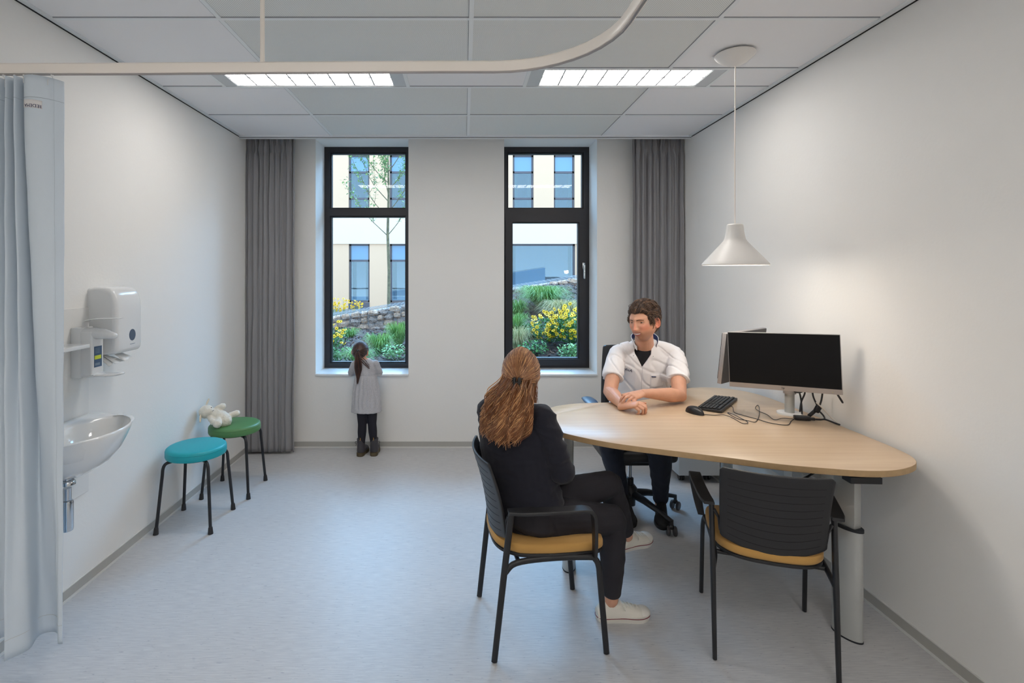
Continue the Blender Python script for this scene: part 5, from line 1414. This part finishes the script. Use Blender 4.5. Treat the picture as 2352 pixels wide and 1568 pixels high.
# stand collar: navy inside, white outside, on both sides of the opening
def collar_pt(u, v, r_=0.0):
    th = R(-48+ -360*0+276*u); f_ = 1-ss(0, .14, min(u, 1-u))
    x = 1.158+(.075+r_+.005*v)*math.cos(th)-.012*f_*(1 if u > .5 else -.2); y_ = 3.318+(.066+r_+.006*v)*math.sin(th)
    z = 1.112+.030*math.sin(th)-.022*f_+.028*v+.010*max(0, math.cos(th))
    return V((x, y_, z))
for nm, m_, rr in (('collar_lining', M['navy'], 0.0), ('collar', M['shirt'], .0035)):
    q = MB(); q.grid(lambda u, v: collar_pt(u, v, rr), 50, 5); o = q.build(nm, m_, shirt, ang=180); md = o.modifiers.new('s', 'SOLIDIFY'); md.thickness = .003; md.offset = 0
def front_pt(a, z, e=.0, guess=.13):
    # nearest tunic surface point seen from the front along -vd
    o_ = shirt; org = NC+vr*a+vd*.5+V((0,0,z))
    hit, loc, nor, idx_ = o_.ray_cast(org-ORI[man], -vd)
    return (loc+ORI[man]+vd*e) if hit else NC+vr*a+vd*(.1)+V((0,0,z))
bpy.context.view_layer.update()
pk = MB(); px0, px1, pz0, pz1 = .018, .105, .835, .925
pk.grid(lambda u, v: front_pt(px0+(px1-px0)*u, pz0+(pz1-pz0)*v+.006*u, .0008), 9, 9)
o = pk.build('breast_pocket', M['shirt'], shirt, ang=180); md = o.modifiers.new('s', 'SOLIDIFY'); md.thickness = .0014; md.offset = 0
pe = MB(); pe.tube([front_pt(px0+(px1-px0)*u/8, pz1+.003+.006*u/8, .0014) for u in range(9)], .0013, 6); pe.build('pocket_hem', M['shirt'], shirt)
pg = MB(); pg.tube([front_pt(.026+.006*u, .909-.0004*u, .006) for u in range(5)], .0032, 6, round_=1); pg.build('pocket_tab', M['navy'], shirt)
pkm = MB(); pkm.tube([front_pt(-.028-.004*math.sin(u/2), .965-.03*u, .0016) for u in range(7)], .0013, 6); pkm.build('placket', mat('tunic_seam', (206,205,210), .8), shirt)
eo_ = text('emblem', 'mphiA', .025, M['navyp'], shirt, (0,0,0), (0,0,0), V((0,0,0)), .0006)
for v in eo_.data.vertices:
    x_, z_ = v.co.x, v.co.y; x2 = x_*.98+z_*.17; z2 = z_-x_*.2
    v.co = front_pt(-.120+x2, .945+z2, .0022+v.co.z)-ORI[man]
for a in (-.078, .038):
    p_ = front_pt(a, 1.035, .002); MB().ell(p_, (.003,.003,.003), 8, 6).build('snap', M['alu'], shirt)
for (sh, el, hemr) in ((Rsh, Rel, .068), (Lsh, Lel, .071)):
    pass
# trousers
tr2 = MB()
tr2.tube([(1.11, 3.44, .47), (1.11, 3.43, .55)], [.17, .165], 24, rb=[.13, .12], up=(0.1,1,0), round_=.4)
for (hp, kn, an) in (((1.02, 3.40, .49), (.885, 3.13, .50), (1.005, 3.30, .15)), ((1.20, 3.40, .49), (1.170, 3.09, .49), (1.225, 3.225, .15))):
    hp, kn, an = V(hp), V(kn), V(an)
    tr2.tube([hp, hp.lerp(kn, .5), kn], [.088, .082, .068], 18, round_=.8); tr2.tube([kn+V((0,0,.01)), kn.lerp(an, .3), kn.lerp(an, .7), an], [.068, .064, .050, .044], 18, round_=.7)
solid(tr2, 'trousers', M['jeans'], man, .0055, 4, disp=wrinkle(16, .0035, (1,1,.8), 8))
sh1 = shoe(man, (1.245, 3.285, .085), (1.190, 3.115, .040), (0, -.25, 1), M['blkshoe'], M['blkshoe'], L=.235, w=.044, h=.095, stripe=False, laces=False, name='shoe')
sh2 = shoe(man, (1.02, 3.335, .09), (1.01, 3.15, .03), (0, -.3, 1), M['blkshoe'], M['blkshoe'], L=.235, w=.044, h=.095, stripe=False, laces=False, name='shoe')

# ---------------------------------------------------------------- WOMAN
t = thing('person', 'woman seen from behind with long auburn hair, navy sweater, black jeans and crossed legs', 'person', (.30, 2.30, 0))
wom = t
TW = frameM((.256, 2.315, 1.108), 74, -4, 0, .90)
RS, LS = V((.338, 2.232, .925)), V((.120, 2.405, .912)); RE, LE = V((.420, 2.222, .70)), V((.150, 2.50, .70)); RW, LW = V((.455, 2.43, .615)), V((.37, 2.53, .60))
fw = V((math.cos(R(58)), math.sin(R(58)), 0)); rt = V((fw.y, -fw.x, 0))
b = MB(); add_head(b, TW, 100, 80)
b.tube([(.222, 2.30, .93), (.232, 2.305, .99), (.243, 2.31, 1.05)], [.058, .047, .045], 20, round_=.3)
spw = [(.285, 2.30, .49), (.262, 2.305, .60), (.235, 2.31, .72), (.222, 2.315, .84), (.222, 2.318, .91), (.222, 2.31, .955)]
b.tube(spw, [.150, .125, .125, .135, .120, .07], 26, rb=[.11, .09, .09, .095, .075, .05], up=tuple(fw), round_=.4)
for (sh, el, wr) in ((RS, RE, RW), (LS, LE, LW)):
    b.tube([sh, sh.lerp(el, .5), el, el.lerp(wr, .4), wr], [.044, .039, .033, .033, .022], 16, round_=.8)
hand(b, RW, (-.35, .9, -.1), (0.1, 0, 1), -1, (20, 25, 20), .88, (.8, .5, -.2)); hand(b, LW, (.95, -.2, -.05), (0, .1, 1), 1, (20, 25, 20), .88, (.8, .5, -.2))
legs = [((.33, 2.37, .50), (.678, 2.412, .572), (.800, 2.545, .262)), ((.33, 2.235, .49), (.668, 2.315, .455), (.662, 2.325, .085))]
for (hp, kn, an) in legs:
    hp, kn, an = V(hp), V(kn), V(an)
    b.tube([hp, hp.lerp(kn, .5), kn], [.070, .062, .046], 18, round_=.8); b.tube([kn, kn.lerp(an, .3), kn.lerp(an, .8), an], [.044, .046, .031, .030], 18, round_=.8)
for (an, hl, to) in ((V(legs[0][2]), V((.735, 2.530, .205)), V((.945, 2.650, .190))), (V(legs[1][2]), V((.60, 2.325, .022)), V((.83, 2.338, .022)))):
    b.tube([an+V((0,0,.02)), an.lerp(hl.lerp(to, .22)+V((0,0,.035)), .5), hl.lerp(to, .22)+V((0,0,.045)), hl.lerp(to, .42)+V((0,0,.030))], [.028, .027, .024, .015], 14, round_=.6)
solid(b, 'body', M['skin'], wom, .004, 3)
sw = MB()
sw.tube([(.285, 2.30, .47), (.272, 2.30, .56), (.250, 2.303, .65), (.232, 2.308, .76), (.222, 2.315, .86), (.222, 2.318, .925), (.224, 2.312, .975)], [.176, .168, .160, .168, .172, .142, .066], 30, rb=[.135, .122, .112, .112, .104, .082, .058], up=tuple(fw), round_=.25)
for (sh, el, wr) in ((RS, RE, RW), (LS, LE, LW)):
    sw.tube([sh-(el-sh)*.05, sh.lerp(el, .3), sh.lerp(el, .7), el, el.lerp(wr, .3), el.lerp(wr, .9)], [.058, .058, .055, .053, .048, .034], 20, round_=.8)
    inn = V((.222, 2.315, .915)); sw.tube([inn.lerp(sh, .3), sh], [.062, .058], 20, round_=.8)
def wrw(p):
    arm = ss(.30, .40, p.x)
    return wrinkle(13, .0085, (.9, .9, 1.6), 5)(p)*(.6+.6*arm)
solid(sw, 'sweater', M['sweater'], wom, .0045, 9, disp=wrw)
jn = MB()
jn.tube([(.30, 2.30, .485), (.31, 2.30, .55)], [.172, .160], 24, rb=[.14, .12], up=tuple(V((1,.1,0))), round_=.4)
for i, (hp, kn, an) in enumerate(legs):
    hp, kn, an = V(hp), V(kn), V(an)
    jn.tube([hp, hp.lerp(kn, .35), hp.lerp(kn, .75), kn], [.092, .084, .068, .060], 20, round_=.8)
    e_ = kn.lerp(an, .90 if i else .88)
    jn.tube([kn+V((0,0,.004)), kn.lerp(an, .2), kn.lerp(an, .45), kn.lerp(an, .75), e_], [.056, .056, .055, .046, .042], 20, round_=.5)
solid(jn, 'jeans', M['bjeans'], wom, .0045, 4, disp=wrinkle(15, .0028, (1,1,1), 2))
shoe(wom, (.592, 2.322, 0), (.836, 2.340, 0), (0,0,1), M['sneaker'], M['rubber'], w=.045, h=.084)
shoe(wom, (.732, 2.525, .198), (.950, 2.652, .185), (-.05,-.18,1), M['sneaker'], M['rubber'], w=.045, h=.080)
# hair: combed to a clip at the back of the head, then falling wavy over the back
wl = [(0,.42), (40,.38), (60,.15), (80,-.25), (100,-.45), (130,-.72), (180,-.80)]
wline = lambda az, d: interp(wl, az)
wth = lambda az, d: .014+.008*ss(60, 150, az)
rh = [M['redhair'], mat('auburn_dark', (128,78,46), .42), mat('auburn_light', (208,158,108), .38)]
def fall(mb_):
    mb_.tube([TW @ V((0, -.085, -.02)), TW @ V((-.012, -.104, -.075)), TW @ V((-.034, -.122, -.14)), TW @ V((-.052, -.138, -.22)), TW @ V((-.060, -.140, -.270))], [.044, .066, .084, .094, .066], 28, rb=[.026, .028, .030, .028, .014], up=tuple(TW.to_3x3() @ V((0,1,0))), round_=.5)
    mb_.tube([TW @ V((.05, -.03, -.02)), TW @ V((.056, -.05, -.09)), TW @ V((.05, -.085, -.16))], [.024, .022, .02], 16, round_=.6)
    mb_.tube([TW @ V((-.05, -.03, -.02)), TW @ V((-.066, -.05, -.09)), TW @ V((-.085, -.09, -.16))], [.024, .026, .02], 16, round_=.6)
wh = hair_cap(TW, 'hair', M['redhair'], wom, wline, wth, .003, 30, .0045, extra=fall)
rnd = random.Random(9); paths = []
dc = V((.03, -.985, -.16)).normalized()
for k in range(1300):
    az = rnd.uniform(0, 175); sd = rnd.choice((-1, 1)); el = rnd.uniform(-25, 85); d = sdir(az, el, sd)
    if d.z < wline(az, d)+.06: continue
    if d.angle(dc) < .12: continue
    e1 = (dc+V((rnd.gauss(0,.05), 0, rnd.gauss(0,.05)))).normalized(); pth = []; ln = min(1, .75/d.angle(e1)) if rnd.random() < .5 else 1
    f0 = rnd.uniform(0, .3)
    for q in range(12):
        f = f0+(1-f0)*q/11
        dd = d.slerp(e1, f); p = skull(dd); az_ = math.degrees(abs(math.atan2(dd.x, dd.y)))
        pth.append(TW @ (p+p.normalized()*(wth(az_, dd)+.0022+.0010*math.sin(k+f*4))))
    paths.append(pth)
hs = MB(); strandset(hs, paths, .0014, .0009, lambda k: (0, 1, 0, 2, 0)[k % 5], 4)
paths = []
for k in range(3400):
    u_ = max(-1.12, min(1.08, rnd.gauss(.04, .70))); dep = rnd.uniform(.35, 1.0)
    Lz = rnd.uniform(.215, .285)*(1-.10*abs(u_)); pth = []
    clump = 2.6*NZ.noise(V((u_*3.2, dep*1.5, 0))); am = .0075+.005*NZ.noise(V((u_*7, 3, 0))); ph = clump*3+rnd.uniform(-.35, .35)
    inner = rnd.random() < .5
    x0_ = u_*(.016 if inner else .062); z0_ = rnd.uniform(-.04, .0) if inner else rnd.uniform(-.05, .03); y0_ = -.104 if inner else -.074+.02*(abs(x0_) > .045)
    for q in range(20):
        f = q/19; zz = z0_-Lz*f
        xx = x0_*(1-ss(0, .5, f))+u_*.098*ss(0, .6, f)*(1-.12*ss(.85, 1, f))-.052*f
        r_ = math.sqrt(max(0, 1-(min(1, abs(u_)*.9))**2)); yy = y0_*(1-ss(0, .45, f))+(-.134-.018*f-.030*r_-.012*dep+.03*max(0, abs(u_)-.6))*ss(0, .45, f)
        if f > .86: yy += .05*(f-.86)*dep; xx += .03*(f-.86)*math.sin(ph*2)*4
        w_ = ss(.08, .5, f); xx += am*1.7*math.sin(ph+11*f)*w_; yy += am*1.0*math.cos(ph*1.3+11*f)*w_
        pth.append(TW @ V((xx, yy, zz)))
    paths.append(pth)
for k in range(420):                     # side locks over the neck
    sd = rnd.choice((-1, 1, 1)); x0_ = sd*rnd.uniform(.052, .078); y0_ = rnd.uniform(-.05, .012); pth = []; ph = rnd.uniform(-.6, .6)+(2 if sd > 0 else 0); Lz = rnd.uniform(.17, .24)
    for q in range(14):
        f = q/13; pth.append(TW @ V((x0_+sd*.006*f-.030*f*(sd > 0)+.006*math.sin(ph+9*f), y0_-(.090+.3*y0_)*ss(0, .7, f)-.02*f, .015-Lz*f)))
    paths.append(pth)
for k in range(60):                      # loose wisps
    sd = rnd.choice((-1, 1)); x0_ = sd*rnd.uniform(.060, .074); pth = []; ph = rnd.uniform(0, 6); o_ = rnd.uniform(0, .022)
    for q in range(12):
        f = q/11; pth.append(TW @ V((x0_+sd*o_*f+.006*math.sin(ph+6*f), -.02-.06*f, .03-.16*f)))
    paths.append(pth)
strandset(hs, paths, .0015, .0008, lambda k: (0, 1, 2, 0, 1, 0)[int(abs(NZ.noise(V((k*.37, 0, 0))))*12+k) % 6], 4)
hs.build('hair_strands', rh, wh)
cl = MB(); r3 = TW.to_3x3().normalized()
for s_ in (-1, 1):
    cl.rbox(TW @ V((s_*.012+.003, -.139, -.030)), (.014, .014, .044), .005, 2, rot=r3 @ Matrix.Rotation(s_*R(14), 3, 'Z'))
    for q in range(4): cl.tube([TW @ V((s_*.012+.003, -.133, -.046+.011*q)), TW @ V((s_*.026+.003, -.123, -.046+.011*q))], .0022, 6)
cl.tube([TW @ V((.003-.012, -.141, -.03)), TW @ V((.003+.012, -.141, -.03))], .005, 10)
cl.build('hair_clip', M['key'], wom)

# ---------------------------------------------------------------- GIRL
t = thing('person', 'small girl in a grey dress and black tights leaning on the window sill', 'person', (-.83, 4.42, 0))
girl = t
TG = frameM((-.897, 4.475, .876), 84, -2, 3, .80)
b = MB(); add_head(b, TG, 90, 70)
b.tube([(-.868, 4.445, .79), (-.880, 4.455, .84)], [.036, .033], 16, round_=.6)
b.tube([(-.832, 4.44, .45), (-.838, 4.44, .58), (-.845, 4.44, .70), (-.85, 4.44, .785), (-.855, 4.44, .81)], [.085, .078, .082, .078, .045], 22, rb=[.065, .058, .058, .05, .035], up=(0,1,0), round_=.5)
garm = [(V((-.935, 4.44, .775)), V((-.975, 4.475, .695)), V((-.925, 4.575, .690))), (V((-.765, 4.44, .780)), V((-.735, 4.475, .695)), V((-.790, 4.575, .690)))]
for i, (sh, el, wr) in enumerate(garm):
    b.tube([sh, el, wr], [.026, .022, .016], 14, round_=.8)
    hand(b, wr, (.5 if i == 0 else -.5, .8, -.03), (0, 0, 1), 1 if i == 0 else -1, (8, 12, 10), .55, (.8, .5, -.1), wr=(.024, .018))
gl_ = [((-.872, 4.43, .45), (-.868, 4.41, .27), (-.878, 4.425, .10)), ((-.795, 4.43, .45), (-.786, 4.42, .27), (-.775, 4.435, .10))]
for hp, kn, an in gl_: b.tube([hp, V(hp).lerp(V(kn), .5), kn, V(kn).lerp(V(an), .4), an], [.048, .043, .034, .034, .024], 16, round_=.6)
solid(b, 'body', M['skin'], girl, .0035, 2)
ds = MB()
ds.tube([(-.838, 4.435, .372), (-.838, 4.435, .44), (-.840, 4.437, .55), (-.843, 4.438, .64), (-.846, 4.44, .685), (-.848, 4.44, .74), (-.850, 4.44, .785), (-.856, 4.442, .815)], [.132, .126, .114, .100, .090, .092, .088, .050], 32, rb=[.092, .086, .078, .070, .064, .064, .058, .040], up=(0,1,0))
for sh, el, wr in garm: ds.tube([sh+V((0,0,.002)), sh.lerp(el, .5), el, el.lerp(wr, .5), el.lerp(wr, .96)], [.036, .035, .034, .031, .025], 16, round_=.8)
def dressw(p):
    k = ss(.69, .60, p.z) if p.z < .69 else 0
    k = 1-ss(.62, .69, p.z)
    a = math.atan2(p.y-4.437, p.x+.842)
    return .0040*k*(1-.75*(1-ss(.385, .45, p.z)))*math.sin(a*15+2*NZ.noise(p*9))-.004*G(p.z-.685, .008)+.0022*NZ.noise(p*34)
solid(ds, 'dress', M['dress'], girl, .0042, 3, disp=dressw)
gt_ = MB()
for hp, kn, an in gl_: gt_.tube([hp, V(hp).lerp(V(kn), .5), kn, V(kn).lerp(V(an), .4), an], [.052, .047, .037, .037, .028], 18, round_=.6)
solid(gt_, 'tights', M['tights'], girl, .004, 3)
for i, (x, y, rz, zb) in enumerate(((-.882, 4.43, 12, 0.0), (-.772, 4.44, -4, 0.004))):
    bo = MB(); fd = V((math.sin(R(rz))*.6, math.cos(R(rz)), 0))
    c = V((x, y, 0))
    bo.tube([c+V((0,-.002,.145)), c+V((0,0,.10)), c+V((0,0,.06)), c+V((0,.006,.03))], [.036, .034, .035, .036], 20, rb=[.040, .038, .040, .044], up=(0,1,0))
    bo.tube([c-fd*.012+V((0,0,.045)), c+fd*.05+V((0,0,.042)), c+fd*.10+V((0,0,.036)), c+fd*.125+V((0,0,.034))], [.034, .038, .038, .026], 20, rb=[.034, .030, .024, .016], up=(0,0,1), round_=.7)
    br = solid(bo, 'boot', M['boot'], girl, .0035, 3)
    so = MB(); ol_ = []
    for a, b_ in ((-.050, 0), (-.044, .022), (-.02, .033), (.03, .034), (.08, .041), (.12, .034), (.148, 0), (.12, -.034), (.08, -.041), (.03, -.034), (-.02, -.033), (-.044, -.022)): ol_.append((a, b_, 0))
    oc = catmull(ol_, 4, closed=True); sdv = V((fd.y, -fd.x, 0))
    so.prism([((c+fd*p.x+sdv*p.y).x, (c+fd*p.x+sdv*p.y).y) for p in oc], .0, .030, bev=.003); so.build('sole', M['bootsole'], br)
    MB().tube(catmull([c+V((.0,-.040,.135)), c+V((.003,-.047,.150)), c+V((.0,-.040,.158)), c+V((-.003,-.036,.148))], 4), .0025, 6).build('pull_loop', M['mustard'], br)
    lp = MB(); sg = 1 if i else -1
    lp.tube(catmull([c+V((sg*.033,0,.11)), c+V((sg*.045,-.004,.118)), c+V((sg*.05,-.004,.105)), c+V((sg*.04,0,.098)), c+V((sg*.046,.0,.08))], 4), .0018, 6); lp.build('lace_loop', M['key'], br)
gline = lambda az, d: interp([(0,.40), (50,.30), (75,.0), (90,.05), (105,-.2), (140,-.55), (180,-.62)], az)
gth = lambda az, d: .010
gh = hair_cap(TG, 'hair', M['darkhair'], girl, gline, gth, .002, 30, .0035)
dh = [M['darkhair'], mat('dark_hair_light', (98,66,56), .4)]
rnd = random.Random(3); paths = []; dc = V((.05, -.97, .18)).normalized()
for k in range(420):
    az = rnd.uniform(0, 175); sd = rnd.choice((-1, 1)); el = rnd.uniform(-30, 85); d = sdir(az, el, sd)
    if d.z < gline(az, d)+.05 or d.angle(dc) < .12: continue
    pth = []
    for q in range(10):
        dd = d.slerp(dc, q/9*.97); p = skull(dd); pth.append(TG @ (p+p.normalized()*.0125))
    paths.append(pth)
hs = MB(); strandset(hs, paths, .0022, .0015, lambda k: (0, 0, 1)[k % 3], 4)
paths = []
P0_ = TG @ (skull(dc)+V((0, -.008, 0)))
for k in range(200):
    a = rnd.uniform(0, 6.28); r_ = rnd.random()**.5; Lz = rnd.uniform(.20, .275); pth = []; ph = rnd.uniform(0, 6.28)
    stray = k > 188
    for q in range(14):
        f = q/13; w_ = (.010+.022*math.sin(min(1, f*1.5)*PI*.55))*(1-.75*ss(.55, 1, f))
        p = P0_+V((.008*math.sin(f*3)+w_*r_*math.cos(a)+(.10*f*f if stray else 0), -.030*math.sin(min(1, f*1.6)*PI)*.9-.010-.012*f+w_*.6*r_*math.sin(a), .012*math.sin(min(1, f*4)*PI)-Lz*f*(.55 if stray else 1)))
        pth.append(p)
    paths.append(pth)
strandset(hs, paths, .0026, .0012, lambda k: (0, 1, 0)[k % 3], 4)
hs.build('hair_strands', dh, gh)
MB().ell(P0_+V((0, -.012, .004)), (.014, .010, .012), 14, 8).build('hair_tie', M['key'], girl)
# rear luminaires (behind the camera, same row spacing)
lumin(LX[0][0], LX[0][1], -.225, .06, 'recessed ceiling light behind the camera, left')
lumin(LX[1][0], LX[1][1], -.225, .06, 'recessed ceiling light behind the camera, right')

for i_ in (0, 1): lumin(LX[i_][0], LX[i_][1], -1.652, -1.367, 'unseen ceiling light added as fill at the rear of the room, '+('left', 'right')[i_])  # unseen third pair, added to fill the room with light from behind
# ================================================================ LIGHT, CAMERA
w = bpy.data.worlds.new('sky'); SC.world = w; w.use_nodes = True; nt = w.node_tree
bg = nt.nodes['Background']; tc = nt.nodes.new('ShaderNodeTexCoord'); sp = nt.nodes.new('ShaderNodeSeparateXYZ'); rp = nt.nodes.new('ShaderNodeValToRGB')
nt.links.new(tc.outputs['Generated'], sp.inputs[0]); nt.links.new(sp.outputs[2], rp.inputs[0]); nt.links.new(rp.outputs[0], bg.inputs[0])
rp.color_ramp.elements[0].position = 0.0; rp.color_ramp.elements[0].color = (.85, .93, 1.0, 1)
rp.color_ramp.elements[1].position = 0.9; rp.color_ramp.elements[1].color = (.62, .80, 1.0, 1)
bg.inputs[1].default_value = 2.25
sl = bpy.data.lights.new('daylight_boost', 'SUN'); sl.energy = 19.0; sl.color = (.28, .61, 1.0); sl.angle = R(75)  # sun lamp added to boost the blue daylight coming through the windows
so_ = bpy.data.objects.new('daylight_boost', sl); COL.objects.link(so_); so_.rotation_euler = (R(-52), 0, R(-8)); so_.location = (0, 12, 9)
for i, (a, b) in enumerate(W):
    l = bpy.data.lights.new('window_portal', 'AREA'); l.shape = 'RECTANGLE'; l.size = b-a; l.size_y = WZ1-WZ0; l.cycles.is_portal = True
    o = bpy.data.objects.new('window_portal', l); COL.objects.link(o); o.location = ((a+b)/2, YD+.12, (WZ0+WZ1)/2); o.rotation_euler = (R(-90), 0, 0)
pl_ = bpy.data.lights.new('pendant_bulb', 'POINT'); pl_.energy = 3.0; pl_.color = (1, .9, .78); pl_.shadow_soft_size = .03
o = bpy.data.objects.new('pendant_bulb', pl_); COL.objects.link(o); o.location = (px, py, 1.585)

cam = bpy.data.cameras.new('camera'); co = bpy.data.objects.new('camera', cam); COL.objects.link(co)
co.location = (0, 0, 1.55); co.rotation_euler = (R(90), 0, 0)
cam.sensor_width = 36; cam.lens = 1188/2352*36; cam.shift_x = (1176-1066)/2352; cam.shift_y = -(784-629)/2352
cam.clip_start = .05; cam.clip_end = 200
SC.camera = co
vs_ = SC.view_settings; vs_.view_transform = 'Standard'; vs_.look = 'None'; vs_.gamma = 1; vs_.use_curve_mapping = False; vs_.exposure = 0.0
SC.cycles.use_denoising = True; SC.cycles.max_bounces = 9; SC.cycles.diffuse_bounces = 5; SC.cycles.transparent_max_bounces = 12
SC.cycles.sample_clamp_indirect = 6; SC.cycles.use_adaptive_sampling = True; SC.cycles.adaptive_threshold = 0.02
